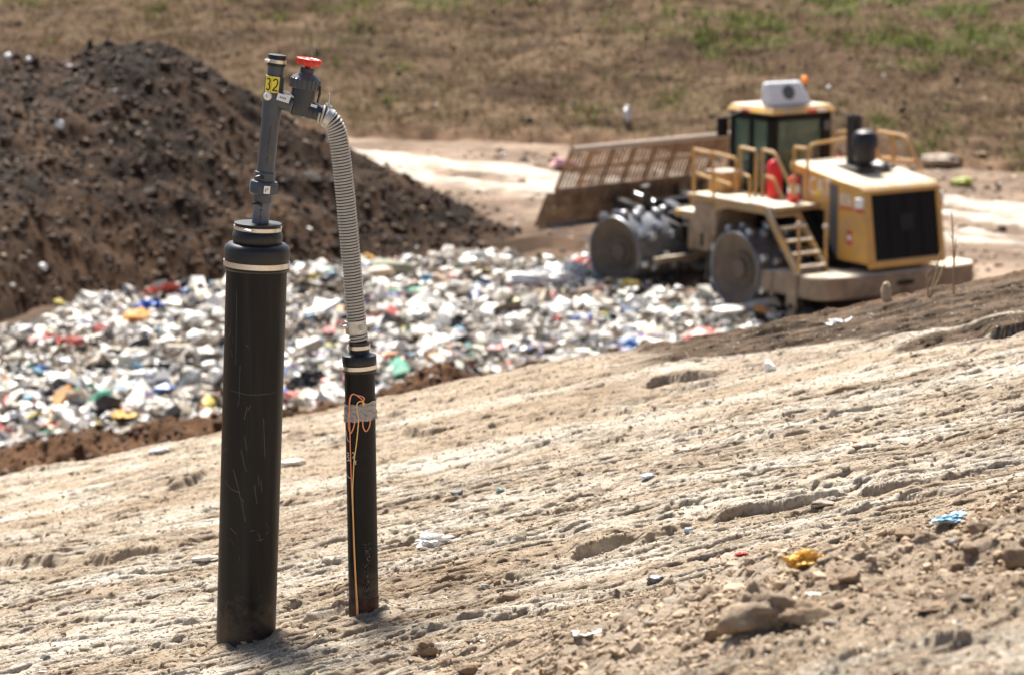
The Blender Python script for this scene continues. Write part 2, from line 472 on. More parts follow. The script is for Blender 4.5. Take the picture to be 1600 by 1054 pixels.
# the trash field
def trash_z(x, y):
    return FLOOR + 0.05 + 0.20 * fbm(x * 0.42, y * 0.42, 3, 901) - 0.22 * sstep(-1.5, 1.0, x - 0.02 * (y - 50)) * sstep(52, 55, y)
def inside_trash(x, y):
    px = 800 + x / y * FPX
    vb = (527 - np.interp(px, BAS_X, BAS_Y)) / FPX
    yb = FLOOR * (math.cos(PITCH) + vb * math.sin(PITCH)) / (-math.sin(PITCH) + vb * math.cos(PITCH))
    e = 0.5 * fbm(x * 0.8, y * 0.8, 3, 903)
    right = np.where(y > 58.5, 3.4, 6.6) + e
    return (y < yb + 1.5 + e) & (x < right) & (y < 65)
def build_floor():
    xs = np.concatenate([[-900, -300, -120, -60], np.linspace(-30, 34, 460), [60, 120, 300, 900]])
    ys = np.concatenate([[-900, -300, -60, 0, 20], np.linspace(38, 98, 560), [120, 300, 900]])
    Y, X = np.meshgrid(ys, xs, indexing='ij')
    s = road_s(X, Y); along = (X - (Y - 83)) / 1.414
    near_ = (np.abs(X) < 40) & (Y > 35) & (Y < 100)
    n1 = fbm(X * 0.45, Y * 0.45, 4, 621); n2 = fbm(X * 2.0, Y * 2.0, 3, 623)
    st = fbm0(along * 0.12, s * 1.3, 3, 625)
    Z = floor_height(X, Y) - 0.30 * inside_trash(X, Y)
    rut = sstep(-3.6, -1.8, s) * sstep(4.6, 2.6, s - 0.22 * (X - 6))
    Z = Z + rut * (0.10 * st + 0.05 * np.abs(fbm0(along * 0.5, s * 3, 2, 627)))
    # soil windrow along the near side of the road
    Z = Z + 0.35 * np.exp(-((s + 10.2 + 0.6 * n1) / 1.2) ** 2) * (0.7 + 0.5 * n1) * (X < 3.4)
    Z = np.where(near_, Z, FLOOR - 0.05)
    brown = np.array([0.13, 0.09, 0.062]); tan = np.array([0.24, 0.175, 0.125]); pale = np.array([0.40, 0.345, 0.285])
    a = np.clip(0.5 + 0.7 * n1, 0, 1)[..., None]
    C = brown * (1 - a) + tan * a
    p = np.clip(rut * (0.02 + 2.2 * st + 0.4 * n2 + 0.6 * n1), 0, 1)[..., None]
    C = C * (1 - p) + pale * p
    dk = (sstep(4.5, 2.0, X + 0.6 * n1) * sstep(72, 69, Y + n1))[..., None]
    C = C * (1 - dk) + np.array([0.082, 0.052, 0.033]) * (1 + 0.5 * n1[..., None]) * dk
    C = C * (1 + 0.25 * n2[..., None])
    V = np.stack([X, Y, Z], -1).reshape(-1, 3)
    o = fast_mesh('ground', V, grid_quads(len(ys), len(xs)), M_floor, np.clip(C, 0.01, 0.8).reshape(-1, 3))
    tag(o, kind='structure')
build_floor()

def toe(x): return 87.6 - 0.46 * x + 0.6 * np.sin(x * 0.35) - 0.35 * np.clip(-x - 6, 0, 40)
HSL = 0.46
def hill_height(x, y):
    d = (y - toe(x)) * 0.9
    n = fbm(x * 0.35, y * 0.35, 4, 701); n2 = fbm(x * 1.6, y * 1.6, 4, 703)
    z = FLOOR - 0.3 + np.where(d > 0, 0.30 * sstep(0, 0.7, d) + HSL * d, d * 0.4)
    z = np.where(d > 26, FLOOR + 0.45 + HSL * 26 + (d - 26) * 0.02, z)
    return z + np.clip(d, 0, 1) * (0.26 * n + 0.06 * n2 + 0.06 * fbm0(x * 0.3, d * 2.2, 3, 705))

def build_hill():
    xs = np.concatenate([[-900, -400, -150, -70], np.linspace(-36, 40, 520), [70, 150, 400, 900]])
    ds = np.concatenate([[-3, -1.5], np.linspace(-0.6, 17, 300), np.linspace(17.5, 32, 20), [60, 150, 400, 900]])
    D, X = np.meshgrid(ds, xs, indexing='ij')
    xc = np.clip(X, -60, 60)
    Y = toe(xc) + D / 0.9
    Z = hill_height(xc, Y)
    n1 = fbm(xc * 0.5, D * 0.9, 4, 711); n2 = fbm(xc * 2.3, D * 2.3, 3, 713); n3 = fbm0(xc * 0.12, D * 0.7, 3, 717)
    soil = np.array([0.082, 0.050, 0.029]); straw = np.array([0.126, 0.083, 0.047]); dark = np.array([0.046, 0.028, 0.017]); grn = np.array([0.080, 0.085, 0.028])
    a = np.clip(0.45 + 0.6 * n3 + 0.5 * n2, 0, 1)[..., None]
    C = soil * (1 - a) + straw * a
    b = np.clip(0.9 * n1 + 0.5 * n2 - 0.25, 0, 0.85)[..., None]
    C = C * (1 - b) + dark * b
    gzone = sstep(4.5, 8.5, D + 0.08 * xc) * sstep(-2, 12, xc) + 0.35 * sstep(7, 9, D) + 0.12
    g = np.clip((1.2 * fbm0(xc * 0.5, D * 1.5, 4, 719) + 0.3 * n2 - 0.15) * gzone, 0, 0.8)[..., None]
    C = C * (1 - g) + grn * g
    # cut earth along the toe, and a bare track high on the right
    t = (sstep(0.9, 0.3, D))[..., None]
    C = C * (1 - t) + np.array([0.22, 0.135, 0.082]) * (1 + 0.4 * n2[..., None]) * t
    bare = (sstep(11.3, 11.6, D + 0.03 * (xc - 15) + 0.2 * n1) * sstep(9, 13, xc))[..., None]
    C = C * (1 - bare) + np.array([0.42, 0.32, 0.24]) * bare
    V = np.stack([X, Y, Z], -1).reshape(-1, 3)
    o = fast_mesh('hillside', V, grid_quads(len(ds), len(xs)), M_hill, np.clip(C, 0.01, 0.8).reshape(-1, 3))
    tag(o, kind='structure')
build_hill()

MY = 66.5
def mound_height(x, y):
    px = 800 + x / 62.0 * FPX
    pxc = 800 + x / MY * FPX
    v = (527 - np.interp(pxc, SIL_X, SIL_Y)) / FPX
    top = MY * (-math.sin(PITCH) + v * math.cos(PITCH)) / (math.cos(PITCH) + v * math.sin(PITCH)) - FLOOR
    vb = (527 - np.interp(px, BAS_X, BAS_Y)) / FPX
    yb = FLOOR * (math.cos(PITCH) + vb * math.sin(PITCH)) / (-math.sin(PITCH) + vb * math.cos(PITCH))
    yb = np.minimum(yb, MY - 1.2)
    t = np.clip((y - yb) / (MY - yb), 0, 1)
    prof = 0.82 * t + 0.18 * np.sin(t * math.pi / 2)
    back = np.clip(y - MY, 0, None) * 0.62
    z = top * prof - back
    n = fbm(x * 0.55, y * 0.55, 4, 801); n2 = fbm(x * 2.2, y * 2.2, 4, 803)
    amp = np.clip(z, 0, 1)
    z = z + amp * (0.26 * n * (1 - 0.6 * t ** 3) + 0.085 * n2)
    return FLOOR - 0.12 + z - 0.6 * (y < yb - 0.3)

def build_mound():
    xs = np.linspace(-34, 7.5, 580); ys = np.linspace(49, 76, 330)
    Y, X = np.meshgrid(ys, xs, indexing='ij')
    Z = mound_height(X, Y)
    n1 = fbm(X * 0.5, Y * 0.5, 4, 811); n2 = fbm(X * 2.8, Y * 2.8, 3, 813)
    blk = np.array([0.014, 0.0085, 0.0052]); brn = np.array([0.080, 0.044, 0.023])
    hgt = np.clip((Z - FLOOR) / 5, 0, 1)
    a = np.clip(0.50 - 0.45 * hgt + 0.45 * n1 + 0.35 * n2, 0, 1)[..., None]
    C = blk * (1 - a) + brn * a
    V = np.stack([X, Y, Z], -1).reshape(-1, 3)
    o = fast_mesh('mound', V, grid_quads(len(ys), len(xs)), M_soil, C.reshape(-1, 3))
    tag(o, kind='structure')
build_mound()

# ------------------------------------------------------------------ scattered stuff made of many small crumpled pieces
def ico(sub):
    import bmesh
    bm = bmesh.new(); bmesh.ops.create_icosphere(bm, subdivisions=sub, radius=1)
    v = np.array([q.co[:] for q in bm.verts]); f = np.array([[q.index for q in t.verts] for t in bm.faces]); bm.free()
    return v, f
ICO1, ICO2, ICO3, ICO4 = ico(1), ico(2), ico(3), ico(4)

def rotz(a):
    c, s = np.cos(a), np.sin(a); o = np.zeros_like(a); e = np.ones_like(a)
    return np.stack([np.stack([c, -s, o], -1), np.stack([s, c, o], -1), np.stack([o, o, e], -1)], -2)
def roty(a):
    c, s = np.cos(a), np.sin(a); o = np.zeros_like(a); e = np.ones_like(a)
    return np.stack([np.stack([c, o, s], -1), np.stack([o, e, o], -1), np.stack([-s, o, c], -1)], -2)

def pieces(name, pos, size, flat, cols, material, base=ICO2, rough=0.3, elong=0.5, tilt=0.5, smooth=False, bury=0.3):
    n = len(pos); v, f = base
    jit = 1 + rng.normal(0, rough, (n, len(v)))
    pts = v[None] * jit[..., None]
    sc = np.stack([1 + rng.uniform(-elong, elong, n), 1 + rng.uniform(-elong, elong, n), flat], -1) * size[:, None]
    pts = pts * sc[:, None, :]
    Rm = rotz(rng.uniform(0, 6.28, n)) @ roty(rng.normal(0, tilt, n)) @ rotz(rng.uniform(0, 6.28, n))
    pts = np.einsum('nij,nkj->nki', Rm, pts)
    pts = pts + pos[:, None, :] + np.stack([0 * size, 0 * size, size * flat * (1 - 2 * bury) * 0.9], -1)[:, None, :]
    F = (f[None] + (np.arange(n) * len(v))[:, None, None]).reshape(-1, 3)
    C = np.repeat(cols, len(v), axis=0)
    return fast_mesh(name, pts.reshape(-1, 3), F, material, C, smooth=smooth)

PAL = np.array([[.84, .82, .77], [.78, .75, .69], [.85, .85, .83], [.62, .58, .50], [.50, .43, .34], [.36, .30, .24], [.33, .33, .34], [.14, .13, .13],
                [.05, .05, .055], [.20, .16, .12], [.55, .12, .09], [.62, .30, .28], [.10, .20, .48], [.22, .42, .58], [.10, .38, .26], [.62, .50, .12],
                [.60, .28, .08], [.40, .34, .55], [.60, .62, .68], [.13, .11, .08]])
PW = np.array([14, 10, 9, 9, 10, 11, 5, 7, 10, 11, 1.7, 1.3, 1.3, 1.8, 1.2, 1.5, 1.2, .8, 3.5, 6.0]); PW = PW / PW.sum()
def build_trash():
    n = 46000
    y = 40 + 24.5 * rng.random(n); x = rng.uniform(-0.21, 0.14, n) * y
    k = inside_trash(x, y); x, y = x[k], y[k]; n = len(x)
    clump = vnoise(x * 0.7, y * 0.5, 907)
    idx = rng.choice(len(PAL), n, p=PW)
    c2 = vnoise(x * 1.6 + 9, y * 1.1, 913); c3 = vnoise(x * 2.6, y * 2.0 + 5, 917)
    dk = (clump + 0.5 * c2 < -0.30) & (rng.random(n) < 0.6); idx[dk] = rng.choice([4, 5, 5, 7, 8, 9, 9, 19], dk.sum())
    hu = (c3 > 0.62) & (rng.random(n) < 0.5); idx[hu] = (10 + (np.abs(np.floor(x[hu] * 1.3) * 7 + np.floor(y[hu] * 1.0) * 13) % 9)).astype(int)
    wh = (clump > 0.4) & (rng.random(n) < 0.45); idx[wh] = rng.choice([0, 1, 2], wh.sum())
    cols = np.clip(PAL[idx] * rng.uniform(0.55, 1.06, n)[:, None] * np.array([1.0, .965, .91]), 0, .88)
    size = np.clip(rng.lognormal(-2.98, 0.62, n) * (1 + 0.5 * c2), 0.018, 0.25)
    z = trash_z(x, y) + rng.uniform(-0.08, 0.10, n)
    o = pieces('trash', np.stack([x, y, z], -1), size, rng.uniform(0.15, 0.85, n), cols, M_trash, ICO1, 0.30, 0.65, 0.5, smooth=False)
    tag(o, 'blanket of small mixed white and coloured rubbish spread over the landfill floor', 'trash', kind='stuff')
    xs = np.linspace(-14, 8, 150); ys = np.linspace(39, 66, 150)
    Y, X = np.meshgrid(ys, xs, indexing='ij')
    Z = trash_z(X, Y) - 0.03 - np.where(inside_trash(X, Y), 0, 0.8)
    C = np.clip(np.array([0.085, 0.065, 0.048]) * (1 + 0.6 * fbm(X * 2, Y * 2, 3, 911)[..., None]), 0.02, 1)
    o = fast_mesh('trash_layer', np.stack([X, Y, Z], -1).reshape(-1, 3), grid_quads(150, 150), M_floor, C.reshape(-1, 3))
    tag(o, kind='structure')
build_trash()

def build_mound_bits():
    n = 22000
    x = rng.uniform(-14, 6.5, n); y = rng.uniform(52, 67.5, n)
    z = mound_height(x, y); k = z > FLOOR + 0.1; x, y, z = x[k], y[k], z[k]; n = len(x)
    r = rng.random(n)
    cols = np.where((r < 0.86)[:, None], np.array([[.046, .0265, .0155]]) * rng.uniform(0.5, 1.8, n)[:, None], np.array([[.22, .15, .095]]) * rng.uniform(0.4, 1.5, n)[:, None])
    w = r > 0.991; size_k = None; cols[w] = np.array([.66, .62, .56]) * rng.uniform(0.7, 1.1, w.sum())[:, None]
    size = np.clip(rng.lognormal(-3.4, 0.5, n), 0.02, 0.15)
    size = np.where(r > 0.86, size * 0.85, size)
    o = pieces('clods', np.stack([x, y, z], -1), size, rng.uniform(0.5, 1.0, n), cols, M_bits, ICO1, 0.2, 0.5, 0.6)
    tag(o, 'loose clods, chips and pale fragments lying over the dark soil mound', 'soil clods', kind='stuff')
    # clods on the soil bank and at the edge of the road
    n = 5000
    x = rng.uniform(-8, 2.0, n); y = rng.uniform(31, 35.5, n); z = near_height(x, y)
    cols = np.array([[.115, .062, .033]]) * rng.uniform(0.6, 1.3, n)[:, None]
    w = rng.random(n) > 0.985; cols[w] = (.6, .56, .5)
    o = pieces('bank_clods', np.stack([x, y, z], -1), np.clip(rng.lognormal(-3.7, 0.5, n), 0.012, 0.09), rng.uniform(0.5, 1, n), cols, M_bits, ICO1, 0.2)
    tag(o, 'brown clods on the soil bank in front of the trash', 'soil clods', kind='stuff')
    n = 1500
    x = rng.uniform(-4, 15, n); y = rng.uniform(58, 86, n); z = floor_height(x, y)
    cols = np.array([[.26, .185, .125]]) * rng.uniform(0.4, 1.7, n)[:, None]
    w = rng.random(n) > 0.97; cols[w] = (.7, .68, .64)
    o = pieces('road_clods', np.stack([x, y, z], -1), np.clip(rng.lognormal(-2.9, 0.45, n), 0.025, 0.18), rng.uniform(0.4, 0.9, n), cols, M_bits, ICO1, 0.2)
    tag(o, 'loose dirt lumps beside the pale haul road', 'soil clods', kind='stuff')
build_mound_bits()

def on_hill(px, py):
    r = ray(px, py); r = r / r[1]
    ys = np.linspace(78, 125, 3000); pts = r[None] * ys[:, None]
    h = hill_height(pts[:, 0], ys); hit = np.argmax(pts[:, 2] < h)
    return np.array([pts[hit, 0], ys[hit], h[hit]])

def build_hill_bits():
    n = 3000
    x = rng.uniform(-22, 24, n); d = rng.uniform(0.8, 13.5, n); y = toe(x) + d / 0.9
    z = hill_height(x, y)
    r = rng.random(n)
    cols = np.where((r < 0.5)[:, None], np.array([[.11, .074, .048]]) * rng.uniform(0.4, 1.5, n)[:, None], np.array([[.17, .128, .082]]) * rng.uniform(0.6, 1.3, n)[:, None])
    w = r > 0.985; cols[w] = (.66, .63, .57)
    size = np.clip(rng.lognormal(-3.1, 0.4, n), 0.03, 0.10); size[w] *= 0.8
    o = pieces('hill_rubble', np.stack([x, y, z], -1), size, rng.uniform(0.3, 0.8, n), cols, M_bits, ICO1, 0.22)
    tag(o, 'brown lumps, straw and pale litter strewn over the hillside', 'rubble', kind='stuff')
    # grass and dry straw: blades in tufts; the clearest green tufts stand where the photograph has them
    spots = np.array([on_hill(*q) for q in ((530, 92), (603, 168), (625, 105), (1062, 150), (1040, 158), (1590, 240), (1475, 208), (1385, 195), (1450, 222), (560, 45), (1095, 60), (925, 175), (1540, 20), (1210, 40), (1420, 60), (1500, 75), (1330, 68), (1280, 55), (440, 22), (250, 12), (1100, 45), (1160, 58), (1560, 85), (1400, 40))])
    V = []; F = []; C = []
    nt = 5200
    tx = rng.uniform(-22, 24, nt); td = rng.uniform(0.6, 13.2, nt)
    dens = fbm0(tx * 0.5, td * 1.5, 4, 719) + 0.3 * fbm(tx * 2.3, td * 2.3, 3, 713)
    zone = sstep(4.5, 8.5, td + 0.08 * tx) * sstep(-2, 12, tx) + 0.35 * sstep(7, 9, td) + 0.10
    green = (dens * zone > 0.17) | (rng.random(nt) < 0.012)
    k_ = np.repeat(np.arange(len(spots)), 5); tx[:len(k_)] = spots[k_, 0] + rng.normal(0, .22, len(k_)); td[:len(k_)] = (spots[k_, 1] - toe(spots[k_, 0])) * 0.9 + rng.normal(0, .3, len(k_)); green[:len(k_)] = True
    ty = toe(tx) + td / 0.9; tz = hill_height(tx, ty)
    vs = []; cs = []
    for i in range(nt):
        nb = 16 if green[i] else 8
        h = rng.uniform(0.12, 0.32, nb) if green[i] else rng.uniform(0.10, 0.30, nb)
        spread = 0.22 if green[i] else 0.28
        bx = tx[i] + rng.normal(0, spread, nb); by = ty[i] + rng.normal(0, spread, nb)
        bz = tz[i] + HSL * 0.9 * (by - ty[i]) - 0.03
        a = rng.uniform(0, 6.28, nb); w = rng.uniform(0.012, 0.035, nb); ln = rng.uniform(0.05, 0.22, nb); b = rng.uniform(0, 6.28, nb)
        p0 = np.stack([bx - w * np.cos(a), by - w * np.sin(a), bz], -1); p1 = np.stack([bx + w * np.cos(a), by + w * np.sin(a), bz], -1)
        p2 = np.stack([bx + ln * np.cos(b), by + ln * np.sin(b), bz + h], -1)
        vs.append(np.stack([p0, p1, p2], 1).reshape(-1, 3))
        c = (np.array([.125, .15, .04]) if green[i] else np.array([.14, .10, .057])) * rng.uniform(0.55, 1.35, nb)[:, None]
        cs.append(np.repeat(c, 3, axis=0))
    V = np.concatenate(vs); C = np.concatenate(cs)
    o = fast_mesh('grass', V, np.arange(len(V)).reshape(-1, 3), M_grass, C, smooth=False)
    tag(o, 'green tufts and dry straw growing in patches on the brown hillside', 'grass', kind='stuff')
build_hill_bits()

def build_gravel():
    n = 42000
    y = 5.2 * (18.8 / 5.2) ** rng.random(n); x = rng.uniform(-0.2, 0.2, n) * y
    z = near_height(x, y)
    rgh = sstep(9.5, 7.2, y - 0.55 * x - 0.1) * sstep(5.9, 6.9, y - 0.1 * x)
    t = rng.random(n)
    cols = np.where((t < 0.74)[:, None], np.array([[.36, .265, .175]]), np.where((t < 0.84)[:, None], np.array([[.24, .175, .12]]), np.array([[.52, .46, .38]]))) * rng.uniform(0.6, 1.2, n)[:, None]
    rg = (rgh > 0.3) & (t > 0.74); cols[rg] = np.array([.30, .225, .155]) * rng.uniform(0.7, 1.35, rg.sum())[:, None]
    b = t > 0.993; cols[b] = np.array([.24, .25, .27]) * rng.uniform(0.6, 1.6, b.sum())[:, None]
    size = np.clip(rng.lognormal(-5.55, 0.42, n), 0.0022, 0.014) * (1 + 0.9 * rgh)
    o = pieces('gravel', np.stack([x, y, z], -1), size, rng.uniform(0.45, 0.95, n), cols, M_bits, ICO1, 0.22, smooth=False, bury=0.35)
    tag(o, 'small gravel and crumbs of soil strewn over the tan slope', 'gravel', kind='stuff')
build_gravel()

# ------------------------------------------------------------------ single pieces: stones, scraps, rubbish
def lump_mesh(name, material, size, seed, base=ICO3, freq=1.6, amp=0.35, flat=1.0, elong=1.0, sharp=False, smooth=True, col=None, crease=0.0, peak=0.0):
    v, f = base
    o1 = fbm(v[:, 0] * freq + seed * 3.1 + v[:, 2] * 1.7, v[:, 1] * freq - seed * 1.3 + v[:, 2] * 2.1, 3, 1000 + seed)
    o2 = fbm(v[:, 2] * freq * 2.3 + seed, v[:, 0] * freq * 2.3 + v[:, 1] * 3.0, 3, 1100 + seed)
    r = 1 + amp * o1 + amp * 0.6 * o2
    if peak: r = r + 0.10 * fbm(v[:, 0] * 7 + v[:, 2] * 5, v[:, 1] * 7 - v[:, 2] * 6 + seed, 3, 1400 + seed)
    if crease: r = r - crease * np.abs(fbm(v[:, 0] * 3 + v[:, 2] * 4, v[:, 1] * 3 + seed + v[:, 2], 2, 1200 + seed))
    if sharp:
        for k in range(7):
            d = nrm(np.random.default_rng(seed * 31 + k).normal(size=3)); lim = 0.72
            dd = (v * r[:, None]) @ d
            r = np.where(dd > lim, r * lim / np.maximum(dd, 1e-4), r)
    p = v * r[:, None] * np.array([elong, 1.0, flat]) * size
    if peak:
        zz = np.clip(p[:, 2] / (size * flat), -0.6, 1.1)[:, None]; p[:, :2] *= 1.1 - peak * np.clip(zz + 0.3, 0, 1.3)
    p[:, 2] -= p[:, 2].min() * 0.62
    me_o = link_mesh(name, p, f, material, None, smooth)
    return me_o

def sheet_mesh(name, material, lx, ly, seed, amp=0.08, nx=26, ny=18, thick=0.006, curl=0.0):
    u = np.linspace(-1, 1, nx); w = np.linspace(-1, 1, ny)
    W_, U = np.meshgrid(w, u, indexing='ij')
    edge = 1 + 0.22 * fbm(U * 1.3 + seed, W_ * 1.3, 3, 1300 + seed)
    X = U * lx / 2 * edge; Y = W_ * ly / 2 * (1 + 0.25 * fbm(U * 1.5, W_ * 1.2 - seed, 3, 1310 + seed))
    Z = amp * (np.abs(fbm(U * 1.6 + seed, W_ * 1.6, 3, 1320 + seed)) + 0.25 * np.abs(fbm(U * 5, W_ * 5 + seed, 2, 1330 + seed))) + curl * (U ** 2)
    V = np.stack([X, Y, Z], -1).reshape(-1, 3)
    o = fast_mesh(name, V, grid_quads(ny, nx), material)
    md = o.modifiers.new('thickness', 'SOLIDIFY'); md.thickness = thick
    return o

def simple(name, c, rough=0.5, **k): return mat(name, c, rough, var=k.pop('var', 0.18), vscale=k.pop('vscale', 6), **k)
MW = simple('white_plastic', (.80, .79, .76), 0.4)
MB_blue = simple('blue_plastic', (.03, .13, .52), 0.4)
M_purple = simple('purple_plastic', (.20, .14, .38), 0.5)
M_red = simple('red_plastic', (.60, .045, .035), 0.4)
M_orange = simple('orange_plastic', (.72, .22, .03), 0.5)
M_yellow = simple('yellow_cloth', (.72, .42, .08), 0.7)
M_teal = simple('teal_plastic', (.03, .36, .27), 0.5)
M_black = simple('black_plastic', (.022, .022, .025), 0.35)
M_olive = simple('olive_fabric', (.25, .25, .18), 0.85)
M_cream = simple('cream_board', (.66, .58, .44), 0.8)
M_pink = simple('pink_plastic', (.70, .38, .40), 0.5)
M_pblue = simple('pale_blue_plastic', (.32, .56, .70), 0.5)
M_grey = simple('grey_sheeting', (.30, .28, .25), 0.7)

def put_trash(px, py, dz=0.05):
    q = on_floor(px, py, FLOOR + 0.18)
    return (q[0], q[1], float(trash_z(q[0], q[1])) + dz)

def rubbish(name, px, py, kind, material, w, h, label, cat, seed, rz=0.0, elong=1.6, dz=0.03):
    pos = put_trash(px, py, dz)
    sc = pos[1] / FPX
    if kind == 'bag':
        o = lump_mesh(name, material, h * sc * 0.62, seed, ICO3, 1.5, 0.34, 0.85, w / max(h, 1) * 0.85, crease=0.35, smooth=False)
    elif kind == 'cushion':
        o = lump_mesh(name, material, h * sc * 0.8, seed, ICO3, 0.8, 0.16, 0.7, w / max(h, 1) * 0.7)
    elif kind == 'board':
        m = MB(); L_, T_ = w * sc, h * sc * 0.45
        m.hexa([(-L_ / 2, -T_ * 1.4, 0), (L_ / 2, -T_ * 1.2, .04), (L_ / 2, T_ * 1.5, .04), (-L_ / 2, T_ * 1.2, 0),
                (-L_ / 2 * .97, -T_ * 1.3, T_ * 1.3), (L_ / 2, -T_ * 1.1, T_ * 1.5), (L_ / 2, T_ * 1.4, T_ * 1.5), (-L_ / 2 * .98, T_ * 1.1, T_ * 1.3)])
        o = m.build(name, material, bevel=0.03)
    else:
        o = sheet_mesh(name, material, w * sc, h * sc * 4.0, seed, amp=h * sc * 0.8)
    o.location = pos; o.rotation_euler = (0, 0, rz)
    return tag(o, label, cat)

rubbish('plastic_bag', 233, 466, 'bag', MB_blue, 44, 22, 'crumpled bright blue plastic bag at the foot of the dark mound', 'bag', 1)
rubbish('plastic_bag', 1000, 528, 'sheet', M_purple, 92, 13, 'purple plastic sheet at the near right edge of the trash', 'plastic sheet', 2, 0.5)
rubbish('cushion', 606, 428, 'cushion', M_olive, 74, 24, 'grey olive mattress lying behind the ribbed hose', 'mattress', 3, -0.1)
rubbish('carpet_roll', 778, 530, 'board', M_olive, 72, 20, 'olive grey board or carpet roll tilted in the middle of the trash', 'board', 4, 0.45)
rubbish('plastic_sheet', 900, 556, 'sheet', M_grey, 150, 9, 'long grey brown sheeting along the front edge of the trash', 'plastic sheet', 5, 0.62, dz=0.0)
rubbish('plastic_sheet', 1228, 496, 'sheet', MW, 92, 12, 'large white sheet on the trash beside the rear wheel of the compactor', 'plastic sheet', 6, 0.1)
rubbish('trash_bag', 840, 430, 'bag', MW, 96, 30, 'widest white bag heap on the far edge of the trash left of the front wheel', 'trash bag', 7)
rubbish('trash_bag', 745, 408, 'bag', MW, 50, 26, 'white bag where the foot of the dark mound meets the trash', 'trash bag', 8)
rubbish('trash_bag', 898, 420, 'bag', MW, 46, 30, 'white bag leaning against the front wheel of the compactor', 'trash bag', 9)
rubbish('trash_bag', 237, 588, 'bag', MW, 54, 36, 'big white bag left of the thick black pipe in the middle of the trash', 'trash bag', 10)
rubbish('trash_bag', 130, 512, 'bag', MW, 44, 26, 'white bag with a dark shadow at the left foot of the mound', 'trash bag', 11)
rubbish('trash_bag', 68, 527, 'bag', M_cream, 40, 20, 'cream dome shaped bag at the upper left edge of the trash', 'trash bag', 12)
rubbish('trash_bag', 20, 650, 'bag', MW, 50, 30, 'white bag at the left edge of the photo in front of the trash', 'trash bag', 13)
rubbish('trash_bag', 600, 605, 'bag', MW, 70, 30, 'white bag just right of the thin black pipe above the soil bank', 'trash bag', 14)
rubbish('trash_bag', 340, 590, 'bag', MW, 30, 24, 'white bag half hidden behind the left edge of the thick pipe', 'trash bag', 15)
rubbish('trash_bag', 720, 455, 'bag', MW, 56, 26, 'white bag in the middle of the trash behind the olive board', 'trash bag', 16)
rubbish('trash_bag', 870, 480, 'bag', MW, 48, 24, 'small white bag in the trash below the front wheel', 'trash bag', 17)
rubbish('plastic_scrap', 84, 533, 'sheet', M_red, 30, 9, 'red scrap beside the cream dome bag', 'plastic scrap', 18)
rubbish('plastic_scrap', 14, 597, 'bag', M_orange, 26, 16, 'orange lump at the left edge of the trash', 'plastic scrap', 19)
rubbish('plastic_scrap', 612, 565, 'bag', M_orange, 26, 14, 'orange red lump in the trash right of the thin pipe cap', 'plastic scrap', 20)
rubbish('plastic_scrap', 780, 543, 'sheet', M_red, 30, 6, 'dark red strip under the olive board', 'plastic scrap', 21)
rubbish('plastic_scrap', 728, 535, 'bag', M_teal, 20, 14, 'teal green scrap at the left end of the olive board', 'plastic scrap', 22)
rubbish('plastic_scrap', 190, 574, 'sheet', M_teal, 24, 7, 'green scrap in the left part of the trash', 'plastic scrap', 23)
rubbish('plastic_bag', 576, 418, 'bag', M_yellow, 22, 14, 'yellow bag beside the olive mattress', 'bag', 24)
rubbish('cushion', 322, 450, 'cushion', M_cream, 32, 18, 'tan cushion at the foot of the mound left of the thick pipe', 'cushion', 25)
rubbish('plank', 292, 531, 'board', M_cream, 72, 9, 'long pale plank lying in the trash left of the thick pipe', 'plank', 26, -0.25)
rubbish('trash_bag', 262, 548, 'bag', M_black, 58, 20, 'black bag beneath the long pale plank', 'trash bag', 27)
rubbish('trash_bag', 350, 560, 'bag', M_black, 30, 18, 'black bag at the left edge of the thick pipe', 'trash bag', 28)
rubbish('trash_bag', 62, 642, 'bag', M_black, 26, 16, 'black bag near the front left of the trash', 'trash bag', 29)
rubbish('plastic_scrap', 1090, 470, 'bag', M_red, 26, 10, 'bright red scrap beside the compactor between its wheels', 'plastic scrap', 30)
rubbish('plastic_scrap', 1086, 458, 'bag', MW, 24, 16, 'white scrap resting on the bright red scrap between the wheels', 'plastic scrap', 31)
rubbish('plastic_scrap', 918, 410, 'bag', M_pink, 16, 20, 'pink scrap against the left edge of the front wheel', 'plastic scrap', 32)
rubbish('plastic_scrap', 905, 478, 'sheet', MB_blue, 34, 7, 'blue scrap in the trash below the front wheel', 'plastic scrap', 33, 0.5)
rubbish('plastic_scrap', 188, 650, 'sheet', M_yellow, 46, 8, 'mustard yellow scrap near the soil bank left of the thick pipe', 'plastic scrap', 34)
rubbish('plastic_scrap', 220, 612, 'bag', M_pblue, 24, 14, 'pale blue scrap below the big white bag', 'plastic scrap', 35)
rubbish('tyre', 480, 590, 'bag', M_black, 52, 30, 'black green bag heap between the two pipes', 'trash bag', 36).name = 'trash_bag'
# pink bag on the haul road, left of the blade
q = on_floor(880, 262); o = lump_mesh('plastic_bag', M_pink, 0.26, 41, ICO3, 1.5, 0.3, 0.6, 1.6, crease=0.3, smooth=False); o.location = (q[0], q[1], FLOOR + 0.02)
tag(o, 'pink and white bag on the haul road left of the blade', 'bag')
q = on_floor(1503, 292); o = lump_mesh('plastic_bag', simple('lime_plastic', (.42, .46, .10)), 0.22, 42, ICO3, 1.5, 0.3, 0.7, 1.4, smooth=False); o.location = (q[0], q[1], FLOOR + 0.02)
tag(o, 'lime yellow scrap on the dirt right of the compactor', 'bag')

def on_near(px, py):
    """march the pixel's ray to the sloping ground"""
    r = ray(px, py); r = r / r[1]
    ys = np.linspace(4.0, 19.5, 3000)
    pts = r[None] * ys[:, None]
    h = near_height(pts[:, 0], ys)
    hit = np.argmax(pts[:, 2] < h)
    q = pts[hit]
    return np.array([q[0], q[1], h[hit]])



